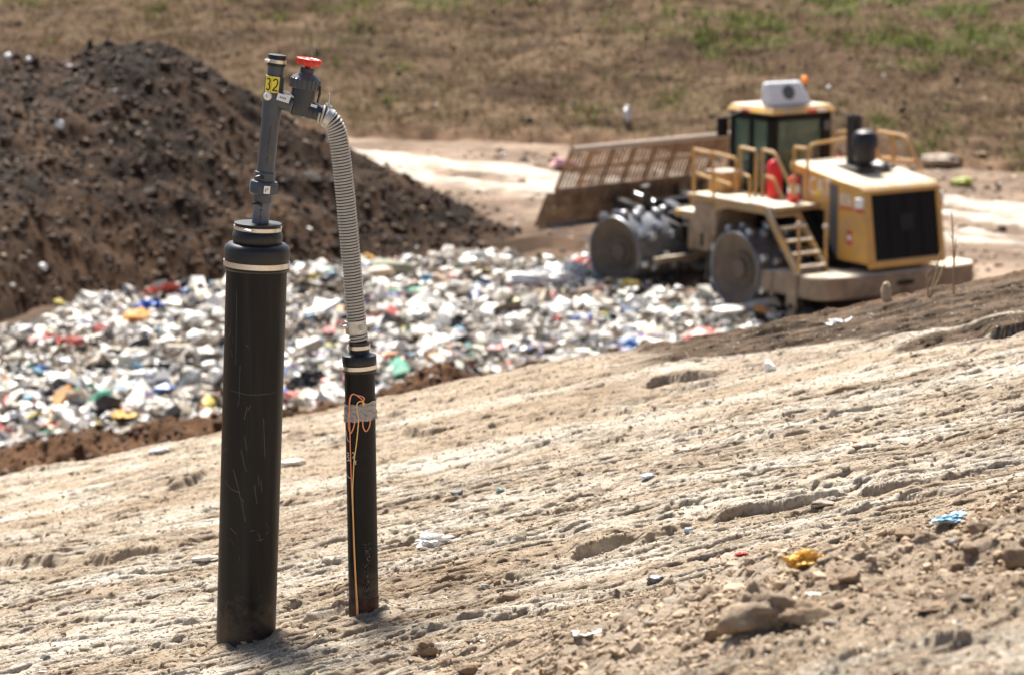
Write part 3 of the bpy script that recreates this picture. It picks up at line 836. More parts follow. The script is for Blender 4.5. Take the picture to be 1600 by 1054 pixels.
M_big = mat('grey_clod', (0.34, 0.26, 0.185), 0.95, var=0.3, vscale=16, bump=0.8, bscale=40, spec=0.1)
def near_item(name, px, py, wpx, label, cat, seed, kind='stone', material=None, flat=0.7, elong=1.3, rz=0.0, group=None, amp=0.25, peak=0.0, lay=0.45):
    q = on_near(px, py); s = wpx * axdepth(q) / FPX / 2
    if kind == 'stone':
        o = lump_mesh(name, material or M_stone, s / elong, seed, ICO4, 1.1, amp, flat, elong, sharp=not peak, peak=peak)
    elif kind == 'rag':
        o = lump_mesh(name, material, s / elong, seed, ICO4, 1.6, 0.38, flat, elong, crease=0.5, smooth=False)
    else:
        o = sheet_mesh(name, material, 2 * s, 2 * s * flat, seed, amp=s * lay, thick=0.002)
    o.location = (q[0], q[1], q[2] - (0.18 if cat == 'clod' else 0.12) * s * flat - (0.006 if kind == 'sheet' else 0)); o.rotation_euler = (math.radians(-4), math.radians(-8), rz)
    return tag(o, label, cat, group)

near_item('clod', 1192, 975, 108, 'largest blurred grey brown clod at the lower right of the slope', 'clod', 51, material=M_big, flat=0.95, elong=1.15, amp=0.3, peak=0.5)
near_item('clod', 1265, 968, 95, 'low brown clod against the right side of the largest clod', 'clod', 52, material=M_clod, flat=0.6, elong=1.4)
near_item('clod', 1130, 990, 70, 'low brown clod at the left foot of the largest clod', 'clod', 53, material=M_clod, flat=0.6, elong=1.5)
near_item('clod', 665, 1022, 46, 'blurred dark clod low on the slope right of the thin pipe base', 'clod', 54, material=M_clod, flat=0.9)
near_item('clod', 737, 1050, 44, 'dark clod at the bottom edge of the photo', 'clod', 55, material=M_clod, flat=0.8)
near_item('clod', 1490, 893, 40, 'dark clod above the bare sand at the lower right', 'clod', 56, material=M_clod, flat=0.8)
near_item('clod', 1330, 905, 36, 'brown clod right of the yellow rag', 'clod', 57, material=M_clod, flat=0.8)
near_item('clod', 1525, 832, 38, 'brown clod just right of the pale blue scrap', 'clod', 58, material=M_clod, flat=0.75)
near_item('clod', 1415, 835, 44, 'brown clod just left of the pale blue scrap', 'clod', 59, material=M_clod, flat=0.6)
near_item('clod', 1465, 955, 70, 'flat brown clod near the right edge in the blurred foreground', 'clod', 60, material=M_clod, flat=0.45, elong=1.6)
near_item('clod', 1590, 880, 50, 'dark clod at the right edge of the photo', 'clod', 61, material=M_clod, flat=0.9)
near_item('stone', 1025, 908, 30, 'dark grey stone below the deep rill', 'stone', 62, material=simple('dark_stone', (.11, .115, .125), 0.55))
near_item('stone', 756, 919, 22, 'smooth grey brown stone right of the thin pipe', 'stone', 63)
near_item('stone', 776, 910, 12, 'small round brown stone beside the smooth grey brown stone', 'stone', 64, material=M_clod, flat=0.9)
near_item('stone', 1285, 790, 42, 'flat grey stone set in the long rill on the right', 'stone', 65, flat=0.5, elong=1.5)
near_item('stone', 1202, 580, 20, 'white upright shard near the crest of the slope', 'stone', 66, material=MW, flat=1.2, elong=0.9)
near_item('stone', 1322, 734, 18, 'round tan stone on the open slope at the right', 'stone', 67)
near_item('stone', 1075, 830, 16, 'blue grey pebble on the lip of the deep rill', 'stone', 68, material=simple('blue_stone', (.22, .27, .34), 0.7))
near_item('stone', 1012, 745, 22, 'pale blue grey stone in the middle of the slope', 'stone', 69, material=simple('pale_stone', (.45, .49, .55), 0.7), flat=0.5)
near_item('stone', 715, 772, 24, 'dark grey pebble among pale sand right of the thin pipe', 'stone', 70, material=simple('grey_stone', (.16, .17, .18), 0.7), flat=0.5)
near_item('stone', 318, 874, 40, 'pale flat stone left of the thick pipe beside a shadowed rill', 'stone', 71, material=simple('cream_stone', (.62, .55, .45), 0.85), flat=0.35, elong=1.6)
near_item('stone', 71, 1030, 18, 'dark pebble at the lower left corner', 'stone', 72, material=simple('slate_stone', (.13, .13, .14), 0.7))
near_item('stone', 458, 727, 44, 'cream stone lump right of the thick pipe below the soil bank', 'stone', 73, material=simple('chalk_stone', (.62, .54, .43), 0.9), flat=0.55, elong=1.5)
near_item('stone', 250, 706, 34, 'pale blue white flat stone under the crest left of the thick pipe', 'stone', 74, material=simple('milk_stone', (.60, .62, .62), 0.8), flat=0.35, elong=1.6)
near_item('stone', 1387, 470, 17, 'pale pointed stone standing on the crest in front of the compactor', 'stone', 75, material=simple('ochre_stone', (.52, .38, .24), 0.85), flat=1.9, elong=0.8)
near_item('plastic_scrap', 676, 852, 56, 'white crumpled bag half buried in the slope right of the thin pipe', 'plastic scrap', 76, 'rag', MW, 0.65, 1.5)
near_item('paper_strip', 742, 847, 84, 'long white strip of paper beside the half buried bag', 'paper strip', 77, 'sheet', M_cream, 0.35, lay=0.06)
near_item('rag', 1258, 888, 56, 'crumpled yellow rag in the dirt above the largest clod', 'rag', 78, 'rag', M_yellow, 0.8, 1.3, 0.5)
near_item('plastic_scrap', 1157, 866, 22, 'small red scrap left of the yellow rag', 'plastic scrap', 79, 'rag', M_red, 0.4, 1.4)
near_item('plastic_scrap', 1487, 812, 54, 'torn pale blue plastic scrap on the right of the slope', 'plastic scrap', 80, 'rag', M_pblue, 0.5, 1.7, 0.3)
near_item('paper_strip', 930, 982, 62, 'white flat scrap in the blurred lower middle of the slope', 'paper strip', 81, 'sheet', MW, 0.6, lay=0.15)
near_item('paper_strip', 1285, 922, 50, 'white flat scrap just below the yellow rag', 'paper strip', 82, 'sheet', M_cream, 0.6, lay=0.15)
near_item('paper_strip', 1310, 505, 40, 'thin white strip on the dark soil by the crest', 'paper strip', 83, 'sheet', MW, 0.4)
near_item('plastic_scrap', 782, 768, 12, 'tiny teal and white scrap in the middle of the slope', 'plastic scrap', 84, 'rag', simple('pale_teal', (.38, .55, .52)), 0.7, 1.2)
near_item('paper_strip', 1020, 722, 80, 'faint pale paper lying flat in the middle of the slope', 'paper strip', 85, 'sheet', M_cream, 0.4, lay=0.1)
# many nearly equal stones of the slope: one group
stone_src = []
for k in range(70):
    px = rng.uniform(10, 1590); py = rng.uniform(690 - 0.155 * px, 1040 - 0.03 * px)
    q = on_near(px, py)
    if q[1] > 18.6: continue
    s = rng.uniform(0.007, 0.017) * (1.5 if q[1] < 8 else 1)
    if len(stone_src) < 8:
        o = lump_mesh('stone', M_stone if len(stone_src) % 2 else M_clod, 0.016, 300 + k, ICO2, 1.1, 0.25, 0.5, 1.4, sharp=True); stone_src.append(o)
    else:
        o = stone_src[k % 8].copy(); COL.objects.link(o)
    o.location = (q[0], q[1], q[2] - 0.004); o.scale = (s / 0.016,) * 3; o.rotation_euler = (0, 0, rng.uniform(0, 6.28))
    tag(o, 'small stone or clod embedded in the tan slope', 'stone', 'small stones embedded in the slope')

# rocks on the hillside and by its toe
for (px, py, w, lab, sd_) in [(1470, 256, 66, 'long pale rock at the foot of the hillside right of the compactor', 91), (1530, 243, 30, 'brown rock beside the long pale rock at the hillside foot', 92)]:
    q = on_hill(px, py); s = w * q[1] / FPX / 2
    o = lump_mesh('rock', simple('hill_rock', (.42, .34, .26), 0.9) if sd_ == 91 else M_clod, s / 1.5, sd_, ICO3, 1.2, 0.3, 0.5, 1.5); o.location = (q[0], q[1], q[2] - 0.05)
    tag(o, lab, 'rock')
for (px, py, w, lab, sd_) in [(980, 190, 16, 'white upright litter on the hillside above the blade', 93), (12, 94, 15, 'bright white scrap on the mound at the left edge', 94), (45, 97, 10, 'smaller white scrap on the mound beside the left edge', 95),
                              (93, 200, 16, 'white scrap on the left face of the mound', 96), (67, 422, 16, 'white scrap low on the left face of the mound', 97), (1295, 142, 12, 'white litter on the hillside right of the cab roof', 98)]:
    hill = sd_ in (93, 98)
    if hill: q = on_hill(px, py)
    else:
        r = ray(px, py); r = r / r[1]; ys = np.linspace(50, 70, 2000); pts = r[None] * ys[:, None]
        h = mound_height(pts[:, 0], ys); hit = np.argmax(pts[:, 2] < h); q = np.array([pts[hit, 0], ys[hit], h[hit]])
    s = w * q[1] / FPX / 2
    o = lump_mesh('litter', MW, s, sd_, ICO2, 1.2, 0.3, 2.0 if sd_ == 93 else 0.9, 0.8, smooth=False); o.location = q
    tag(o, lab, 'litter')

# dry weeds on the crest in front of the compactor's bumper
def weed(px, py, tops, label):
    q = on_near(px, py); root = empty('dry_weed', q, label, 'weed')
    for k, (tx, ty) in enumerate(tops):
        tip = P(tx, ty, q[1] + 0.05)
        mid = (q + tip) / 2 + np.array([0.006 * (-1) ** k, 0, 0])
        m = MB(); m.tube([q - np.array((0, 0, .03)), q * .6 + mid * .4, mid, mid * .4 + tip * .6, tip], [.006, .006, .005, .005, .003], 6)
        for j in range(3):
            b = mid * (1 - j * .3) + tip * (j * .3); m.tube([b, b + np.array([.03 * (-1) ** j, 0, .05])], [.003, .0015], 5)
        m.build('stem', M_weed, root, origin=q)
M_weed = simple('dry_stalk', (.42, .29, .15), 0.8)
weed(1452, 466, [(1476, 412), (1448, 420), (1470, 388)], 'dry tan weed stalks in front of the right end of the bumper')
weed(1490, 458, [(1487, 330), (1494, 372)], 'tall thin dry stalk right of the radiator grille')

# ------------------------------------------------------------------ gas wellhead (thick pipe, riser, valve)
DP = 10.0
def W(px, py, d=DP): return P(px, py, d)
M_hdpe = mat('black_pipe', (.0070, .0072, .0080), 0.42, var=0.25, vscale=3.0, stretch=(14, 14, 0.5), dirt=(.022, .019, .017), dscale=1.4, damt=0.35, spec=0.22, bump=0.06, bscale=30, splash=(.10, .075, .055))
M_hdpe2 = mat('black_steel_pipe', (.0040, .0037, .0037), 0.5, var=0.3, vscale=5, dirt=(.018, .015, .013), dscale=6, damt=0.15, spec=0.25, splash=(.10, .075, .055))
M_rubber = mat('black_rubber', (.0085, .0083, .0085), 0.4, var=0.2, vscale=10, spec=0.5, dirt=(.05, .045, .04), dscale=5, damt=0.2)
M_pvc = mat('grey_pvc', (.058, .066, .080), 0.38, var=0.12, vscale=8, dirt=(.10, .095, .09), dscale=7, damt=0.25, spec=0.5)
M_pvcl = mat('light_grey_pvc', (.125, .135, .155), 0.45, var=0.12, vscale=8, dirt=(.20, .18, .16), dscale=7, damt=0.3, spec=0.45)
M_pvcd = mat('dark_grey_pvc', (.030, .034, .041), 0.36, var=0.12, vscale=8, spec=0.5)
M_steel = mat('clamp_steel', (.66, .62, .56), 0.32, 0.85, var=0.12, vscale=20)
M_galv = mat('galvanised_steel', (.55, .54, .51), 0.42, 0.7, var=0.2, vscale=30)
M_scr = mat('scratch_marks', (.16, .15, .14), 0.7, var=0.3, vscale=30)
M_ink = mat('black_ink', (.012, .012, .013), 0.6)
M_yel = mat('yellow_label', (.80, .66, .05), 0.5, var=0.06, vscale=30)
M_wht = mat('white_label', (.80, .80, .78), 0.45, var=0.05, vscale=30)
M_redh = mat('red_handle', (.66, .035, .012), 0.42, var=0.12, vscale=14, spec=0.5)
M_chalk = mat('white_marker', (.75, .75, .73), 0.8)

class Axis:
    """a straight pipe axis between two pixels at the wells' distance"""
    def __init__(s, a, b, d=DP):
        s.a, s.b = a, b
        s.A, s.B = W(*a, d), W(*b, d)
        s.t = nrm(s.B - s.A); s.L = np.linalg.norm(s.B - s.A)
        v = -(s.A + s.B) / 2; s.n = nrm(v - s.t * np.dot(v, s.t)); s.e = np.cross(s.n, s.t)
        if s.e[0] < 0: s.e = -s.e
    def s(s_, py): return s_.L * (py - s_.a[1]) / (s_.b[1] - s_.a[1])
    def sx(s_, px): return s_.L * (px - s_.a[0]) / (s_.b[0] - s_.a[0])
    def r(s_, rpx, sa=0):
        return rpx * axdepth(s_.A + s_.t * sa) / FPX
    def prof(s_, rows, horizontal=False):
        out = []
        for q, rp in rows:
            sa = s_.sx(q) if horizontal else s_.s(q)
            out.append((sa, s_.r(rp, sa)))
        return out
    def cyl(s_, a, sa, r):
        """a metres round the surface from the line that faces the camera, sa metres up"""
        th = a / r
        return s_.A + s_.t * sa + r * (math.sin(th) * s_.e + math.cos(th) * s_.n)

def ribbon(m, axis, r, pts, w, mi=0, lift=0.0012):
    """pts (a, s) metres on the surface; a flat stroke of width w"""
    pts = [np.array(q, float) for q in pts]
    den = [pts[0]]
    for p, q in zip(pts[:-1], pts[1:]):
        k = max(1, int(np.linalg.norm(q - p) / 0.006))
        for i in range(1, k + 1): den.append(p + (q - p) * i / k)
    vs = []; fs = []
    for i, p in enumerate(den):
        d = den[min(i + 1, len(den) - 1)] - den[max(i - 1, 0)]
        d = d / (np.linalg.norm(d) + 1e-9); nn = np.array([-d[1], d[0]]) * w / 2
        vs += [axis.cyl(*(p + nn), r + lift), axis.cyl(*(p - nn), r + lift)]
    for i in range(len(den) - 1): fs.append((2 * i, 2 * i + 1, 2 * i + 3, 2 * i + 2))
    m.add(vs, fs, mi)

def arc(cx, cy, rx, ry, a0, a1, n=10):
    return [(cx + rx * math.cos(math.radians(a0 + (a1 - a0) * i / n)), cy + ry * math.sin(math.radians(a0 + (a1 - a0) * i / n))) for i in range(n + 1)]

def patch(m, axis, r, a0, a1, s0, s1, mi=0, lift=0.001, thick=0.0015):
    n = 8; vs = []; fs = []
    for i in range(n + 1):
        a = a0 + (a1 - a0) * i / n
        for (sa, rr) in ((s0, r + lift), (s1, r + lift), (s1, r + lift + thick), (s0, r + lift + thick)): vs.append(axis.cyl(a, sa, rr) if False else axis.A + axis.t * sa + rr * (math.sin(a / r) * axis.e + math.cos(a / r) * axis.n))
    for i in range(n):
        b = 4 * i
        for k in range(4): fs.append((b + k, b + (k + 1) % 4, b + 4 + (k + 1) % 4, b + 4 + k))
    fs.append((0, 1, 2, 3)); fs.append((4 * n + 3, 4 * n + 2, 4 * n + 1, 4 * n))
    m.add(vs, fs, mi)

px = lambda v: v * 10.15 / FPX                # pixels -> metres at the wells

base1 = W(384, 1000)
well = empty('gas_wellhead', base1, 'thick dark pipe with a grey riser, red handled valve and yellow number label', 'gas well')
A1 = Axis((384, 1000), (402, 383))
m = MB()
m.lathe(A1.A, A1.t, [(-0.35, A1.r(46)), (0, A1.r(46)), (A1.s(700), A1.r(46.3)), (A1.s(412), A1.r(46.5))], 96)
def ap(x, y):
    sa = A1.s(y); cx = A1.a[0] + (A1.b[0] - A1.a[0]) * (y - A1.a[1]) / (A1.b[1] - A1.a[1]); r = A1.r(46)
    return (r * math.asin(max(-.99, min(.99, (x - cx) / 46.5))), sa)
SC = [[(359, 506), (361, 512), (360, 516), (357, 520)], [(384, 528), (389, 531)], [(387, 622), (384, 634), (382, 642)], [(392, 620), (388, 628)], [(350, 700), (352, 694), (356, 690)],
      [(377, 690), (380, 700), (382, 712), (386, 722)], [(398, 742), (400, 760), (402, 772)], [(408, 735), (409, 752)], [(404, 728), (405, 745)], [(360, 600), (390, 604), (430, 602)],
      [(376, 560), (374, 620)], [(371, 440), (369, 560)], [(352, 742), (362, 752), (376, 756)], [(374, 760), (382, 770)], [(390, 815), (398, 813)], [(404, 818), (408, 832)],
      [(402, 829), (412, 828)], [(415, 820), (420, 818)], [(360, 812), (370, 820)], [(383, 668), (386, 690)], [(365, 720), (372, 745), (379, 775), (384, 800)], [(412, 640), (414, 700)]]
for k, st in enumerate(SC): ribbon(m, A1, A1.r(46.3), [ap(*q) for q in st], px(0.7 if k in (10, 11, 9) else 0.95), 1, 0.0004)
for k in range(12):
    x0, y0 = rng.uniform(350, 420), rng.uniform(480, 960); ln = rng.uniform(3, 16); a = rng.normal(1.45, 0.35)
    ribbon(m, A1, A1.r(46.3), [ap(x0, y0), ap(x0 + ln * math.cos(a), y0 + ln * math.sin(a))], px(rng.uniform(.3, .55)), 1, 0.0004)
M_scr2 = mat('faint_scratches', (.075, .068, .062), 0.6, var=0.5, vscale=25)
m.build('casing_pipe', [M_hdpe, M_scr2], well, base1)
m = MB()
m.lathe(A1.A, A1.t, A1.prof([(420, 50.5), (417, 51.5), (416.5, 50.5), (402, 50.5), (401.5, 51.5), (388, 51.5), (384, 50), (380, 45), (379, 38), (376, 38.5), (370, 39.5), (364, 38.5), (361, 36.2), (352, 36), (351, 37), (349, 37), (348.5, 34), (349, 12)]), 96)
cp = m.build('rubber_coupling', M_rubber, well, base1)
def band(axis, y0, y1, rpx, parent, name='hose_clamp', mt=None, screw=None, tilt=0.0, organ=None, flip=1):
    mm = MB(); r = axis.r(rpx, axis.s(y0))
    n = 96; vs = []; fs = []
    prof = [(axis.s(y1), r - .003), (axis.s(y1), r), (axis.s(y0), r), (axis.s(y0), r - .003)]
    for (sa, rr) in prof:
        for k in range(n):
            a = 2 * math.pi * k / n
            vs.append(axis.A + axis.t * (sa + tilt * rr * math.sin(a)) + rr * (math.sin(a) * axis.e + math.cos(a) * axis.n))
    for i in range(3):
        for k in range(n): fs.append((i * n + k, i * n + (k + 1) % n, (i + 1) * n + (k + 1) % n, (i + 1) * n + k))
    mm.add(vs, fs)
    if screw is not None:          # screw housing at angle (radians from the camera side)
        a = screw; c = axis.A + axis.t * axis.s((y0 + y1) / 2) + (r + .004) * (math.sin(a) * axis.e + math.cos(a) * axis.n)
        tan = math.cos(a) * axis.e - math.sin(a) * axis.n
        mm.tube([c - tan * .010, c - tan * .004, c + tan * .004, c + tan * .012], [.0035, .0055, .0055, .0045], 8)
        mm.tube([c + tan * .012, c + tan * .020], [.0055, .0055], 6)
    return mm.build(name, mt or M_steel, parent, organ)
band(A1, 406.5, 414.5, 51.9, cp, organ=base1, tilt=-0.012)
band(A1, 354, 359.5, 37.6, cp, organ=base1, screw=-0.45, tilt=-0.02)

AR = Axis((406.3, 350), (433.3, 86))
m = MB(); m.lathe(AR.A, AR.t, AR.prof([(358, 13.2), (312, 13.6)]), 48)
for k in range(9):            # unreadable dark print up the pipe
    y = 345 - k * 3.4
    sa = AR.s(y); r = AR.r(13.4)
    ribbon(m, AR, r, [(-.004 + .001 * (k % 2), sa), (.003, sa + .003 * (k % 3 - 1))], px(1.1), 1)
    if k % 3: ribbon(m, AR, r, [(-.004, sa), (-.004, sa + .005)], px(.9), 1)
m.build('lower_riser', [M_pvcl, M_ink], well, base1)
m = MB(); m.lathe(AR.A, AR.t, AR.prof([(272, 14), (182, 14.2)]), 48)
for k in range(22):
    y = 252 - k * 2.6
    if k in (4, 5, 8): continue
    sa = AR.s(y); r = AR.r(14.1)
    ribbon(m, AR, r, [(-.0015, sa), (.0055, sa + .002 * (k % 3 - 1))], px(.8), 1)
    if k % 2: ribbon(m, AR, r, [(-.0015 + .007 * (k % 3 == 0), sa), (-.0015 + .007 * (k % 3 == 0), sa + .005)], px(.7), 1)
m.build('upper_riser', [M_pvc, M_ink], well, base1)
m = MB()
m.lathe(AR.A, AR.t, AR.prof([(316, 13.8), (315, 15.6), (303.5, 15.8), (303, 20), (300, 22.5)]), 48)
m.lathe(AR.A, AR.t, AR.prof([(301, 21.5), (300, 23.4), (285.5, 23.4), (282.5, 21.5), (282, 16.2)]), 8, ref=(.25, 1, 0))
m.lathe(AR.A, AR.t, AR.prof([(284, 16.2), (268.5, 16.2), (267.5, 14.2)]), 48)
un = m.build('union_coupling', M_pvc, well, base1, bevel=0.0012)
m = MB(); patch(m, AR, AR.r(23.6), px(0.5), px(10), AR.s(299), AR.s(287), 0, 0.0008)
ribbon(m, AR, AR.r(23.6), [(px(3), AR.s(296)), (px(4), AR.s(291)), (px(6), AR.s(293)), (px(7), AR.s(290))], px(1.2), 1, 0.0028)
m.build('white_tag', [M_wht, M_ink], un, base1)
for y in (275, 317):                                    # black pipe ties
    mm = MB(); c = AR.A + AR.t * AR.s(y) + AR.r(16.4) * (0.93 * AR.n - 0.35 * AR.e)
    mm.tube([c - AR.e * .020 - AR.t * .002, c - AR.e * .006 + AR.t * .002, c + AR.e * .006, c + AR.e * .012 - AR.t * .006], [.0028, .005, .006, .003], 8)
    mm.build('screw_head', M_rubber, un, base1)
m = MB()
m.lathe(AR.A, AR.t, AR.prof([(185, 14.4), (184.5, 15.6), (119, 15.2), (118, 13.2)]), 48)
VB = Axis((440, 158.5), (512, 181.5))                   # horizontal branch through the valve
m.lathe(VB.A, VB.t, VB.prof([(432, 13), (458, 13.5), (461, 13.5)], True), 40)
tee = m.build('tee', M_pvc, well, base1)
m = MB(); m.lathe(AR.A, AR.t, AR.prof([(119, 13.0), (96, 13.0)]), 40); m.build('top_pipe', M_pvc, well, base1)
m = MB(); m.lathe(AR.A, AR.t, AR.prof([(103.5, 13.2), (103, 14.6), (88, 14.8), (86, 14.2), (85.5, 11.5)]), 48)
cap = m.build('rubber_cap', M_rubber, well, base1)
band(AR, 93, 98.5, 15.4, cap, screw=-1.25, organ=base1, tilt=-0.03)
# number stickers
rT = AR.r(15.3)
def sticker(x0, x1, digit):
    m = MB(); s0, s1 = AR.s(143.5), AR.s(118.5)
    f = lambda x: px(x)
    patch(m, AR, rT, f(x0), f(x1), s0, s1, 0, 0.0006, 0.0008)
    cx, w = (x0 + x1) / 2, (x1 - x0)
    def Q(u, v): return (f(cx + u * w * 0.30), s0 + (s1 - s0) * (0.5 + 0.36 * v))
    if digit == 2:
        st = [Q(*q) for q in arc(0, .45, 1, .52, 165, -20, 10)] + [Q(.55, -.25), Q(-.35, -.62), Q(-1, -1)]
        ribbon(m, AR, rT, st, px(2.1), 1, 0.0020); ribbon(m, AR, rT, [Q(-1.1, -.98), Q(1.1, -.98)], px(2.1), 1, 0.0021)
    else:
        ribbon(m, AR, rT, [Q(*q) for q in arc(0, .5, .9, .48, 150, -85, 10)], px(2.1), 1, 0.0020)
        ribbon(m, AR, rT, [Q(*q) for q in arc(0, -.48, 1, .52, 85, -150, 10)], px(2.1), 1, 0.0021)
    m.build('number_sticker', [M_yel, M_ink], tee, base1)
sticker(-15.5, -4.6, 3); sticker(-4.1, 7.6, 2)
# round white gauge on the front of the tee
m = MB(); c = AR.cyl(px(-8.3), AR.s(149.5), rT)
gn = nrm(AR.n - 0.45 * AR.e)
m.lathe(c - gn * .004, gn, [(0, px(6.4)), (.010, px(6.4)), (.012, px(5.4)), (.012, .0005)], 28)
d = nrm(np.cross(gn, AR.e)); g2 = np.cross(gn, d)
m.tube([c + gn * .009 - d * .003, c + gn * .009 + d * .005 + g2 * .002], [.0011, .0006], 6, 1)
m.build('gauge', [M_wht, M_ink], tee, base1)
# white tag plate clipped on the branch
m = MB(); c = W(443.5, 154, DP) + VB.n * .040
ex, ey = VB.t, nrm(np.cross(VB.n, VB.t))
for sgn in (1,):
    hx, hy = px(10), px(5.4)
    cs = [c + a * ex * hx + b * ey * hy + k * VB.n * .002 for k in (0, 1) for a, b in ((-1, -1), (1, -1), (1, 1), (-1, 1))]
    m.hexa(cs)
for i in range(4):
    q = c + VB.n * .0026 + ex * px(-4.5 + 2.6 * i)
    m.hexa([q + a * ex * px(.7) + b * ey * px(1.4) + k * VB.n * .0004 for k in (0, 1) for a, b in ((-1, -1), (1, -1), (1, 1), (-1, 1))], 1)
m.build('white_tag', [M_wht, M_pvcl], tee, base1, smooth=False)
m = MB(); c = W(452, 147, DP) + VB.n * .030
m.tube([c - ex * .018 + VB.t * 0 + np.array([0, 0, .006]), c - ex * .006, c + ex * .006, c + ex * .018 - np.array([0, 0, .008])], [.004, .006, .005, .003], 8)
m.build('tag_clip', M_galv, tee, base1)
# valve
AV = Axis((469, 178), (483, 92))
valve_parts = MB()
m = MB()
m.lathe(AV.A, AV.t, AV.prof([(182, 10), (180, 15), (172, 18.5), (160, 19), (137, 19.3)]), 48)
m.lathe(VB.A, VB.t, VB.prof([(459, 14), (460, 17), (467, 17.5), (475, 17), (476, 14.5)], True), 48)
m.lathe(VB.A, VB.t, VB.prof([(476, 14.2), (489, 14.6), (490, 13.2), (508, 13.2)], True), 48)
vb_ = m.build('valve_body', M_pvcd, well, base1)
m = MB(); m.lathe(VB.A, VB.t, VB.prof([(455.5, 13.9), (455.6, 15), (458.4, 15), (458.5, 13.9)], True), 40); m.build('joint_ring', M_pvcl, vb_, base1)
m = MB(); m.lathe(AV.A, AV.t, AV.prof([(138.5, 22), (137.5, 23.4), (124, 23.4), (122.5, 22)]), 144, rib=(20, px(1.8), AV.s(138.6), AV.s(123.0)))
m.lathe(AV.A, AV.t, AV.prof([(123, 22.5), (120.5, 20.5), (114.5, 10.8), (113.5, 10)]), 48)
bn = m.build('bonnet', M_pvc, well, base1)
m = MB(); m.lathe(AV.A, AV.t, AV.prof([(116, 9.2), (114, 9.4), (113.8, 10.6), (107, 10.6), (106, 9.4)]), 72, rib=(18, px(.7), AV.s(113.7), AV.s(107))); m.build('stem_neck', M_pvcd, well, base1)
m = MB()
m.lathe(AV.A, AV.t, AV.prof([(106.5, 4.2), (103, 5.0), (101, 8), (100.5, 14), (101.8, 18), (99.5, 19.6), (95, 20.2), (92.4, 19.2), (91.6, 17), (93.0, 14), (93.4, 6), (91.5, 4), (91.3, 1)]), 120, rib=(11, px(1.3), AV.s(100.9), AV.s(92)))
m.build('handwheel', M_redh, well, base1, bevel=0)
m = MB(); pts = [W(500.5, 134) - AV.n * 0.0 + AV.n * .02, W(499.5, 146) + AV.n * .02, W(496, 160) + AV.n * .02]
m.tube(pts, [.004, .005, .0035], 8); m.build('strap', M_rubber, vb_, base1)
m = MB(); c = W(491, 166) + VB.n * .025
m.hexa([c + a * ex * px(5) + b * ey * px(2.2) + k * VB.n * .004 for k in (0, 1) for a, b in ((-1, -1), (1, -1), (1, 1), (-1, 1))]); m.build('white_tag', M_wht, vb_, base1, smooth=False)

# ------------------------------------------------------------------ ribbed hose from the valve to the thin pipe
def spline(pts, n):
    pts = [np.asarray(p, float) for p in pts]; out = []
    P_ = [2 * pts[0] - pts[1]] + pts + [2 * pts[-1] - pts[-2]]
    for i in range(1, len(P_) - 2):
        a, b, c, d = P_[i - 1:i + 3]
        for k in range(n):
            t = k / n
            out.append(0.5 * (2 * b + (c - a) * t + (2 * a - 5 * b + 4 * c - d) * t * t + (3 * b - a - 3 * c + d) * t ** 3))
    out.append(pts[-1]); return out
HP = [(500, 178), (507, 180.5), (514, 185.5), (520.5, 193), (525.5, 204), (529.5, 220), (533, 245), (537, 280), (541.5, 325), (545.5, 370), (549.5, 415), (553.5, 460), (557, 498), (559.5, 522), (560.5, 531)]
path = spline([W(*q) for q in HP], 40)
seg = np.concatenate([[0], np.cumsum([np.linalg.norm(b - a) for a, b in zip(path[:-1], path[1:])])])
tot = seg[-1]; N_ = 700
pp = np.stack([np.interp(np.linspace(0, tot, N_), seg, np.array(path)[:, k]) for k in range(3)], -1)
hose_root = empty('hose', pp[0], 'ribbed clear hose with white spiral bending from the valve down to the thin pipe', 'hose')
pitch = px(4.75); rh = px(14.0)
tt = np.linspace(0, tot, N_)
M_hose = mat('hose_wall', (.045, .032, .02), 0.35, var=0.2, vscale=12, spec=0.5)
M_helix = mat('white_spiral', (.92, .91, .87), 0.45, var=0.06, vscale=20, spec=0.5)
_t = M_helix.node_tree; _tr = _t.nodes.new('ShaderNodeBsdfTranslucent'); _tr.inputs[0].default_value = (.98, .94, .86, 1); _mx = _t.nodes.new('ShaderNodeMixShader'); _mx.inputs[0].default_value = 0.65
_t.links.new(_t.nodes['Principled BSDF'].outputs[0], _mx.inputs[1]); _t.links.new(_tr.outputs[0], _mx.inputs[2]); _t.links.new(_mx.outputs[0], _t.nodes['Material Output'].inputs[0])
_t = M_hose.node_tree; _tr = _t.nodes.new('ShaderNodeBsdfTranslucent'); _tr.inputs[0].default_value = (.16, .11, .06, 1); _mx = _t.nodes.new('ShaderNodeMixShader'); _mx.inputs[0].default_value = 0.4
_t.links.new(_t.nodes['Principled BSDF'].outputs[0], _mx.inputs[1]); _t.links.new(_tr.outputs[0], _mx.inputs[2]); _t.links.new(_mx.outputs[0], _t.nodes['Material Output'].inputs[0])
m = MB(); m.tube(list(pp), list(rh * (0.955 + 0.03 * np.cos(2 * math.pi * tt / pitch))), 36)
m.build('hose_wall', M_hose, hose_root, pp[0], auto=False)
nturn = tot / pitch; K = int(nturn * 28)
th = np.linspace(0, 2 * math.pi * nturn, K); sl = np.linspace(0, tot, K)
cx = np.stack([np.interp(sl, tt, pp[:, k]) for k in range(3)], -1)
tg = np.gradient(cx, axis=0); tg /= np.linalg.norm(tg, axis=1)[:, None]
nn = np.array([0.02, -0.97, 0.2])[None] - tg * (tg @ np.array([0.02, -0.97, 0.2]))[:, None]; nn /= np.linalg.norm(nn, axis=1)[:, None]
ee = np.cross(tg, nn)
hx = cx + rh * (np.cos(th)[:, None] * nn + np.sin(th)[:, None] * ee)
m = MB(); m.tube(list(hx), px(1.55), 8); m.build('spiral_rib', M_helix, hose_root, pp[0], auto=False)
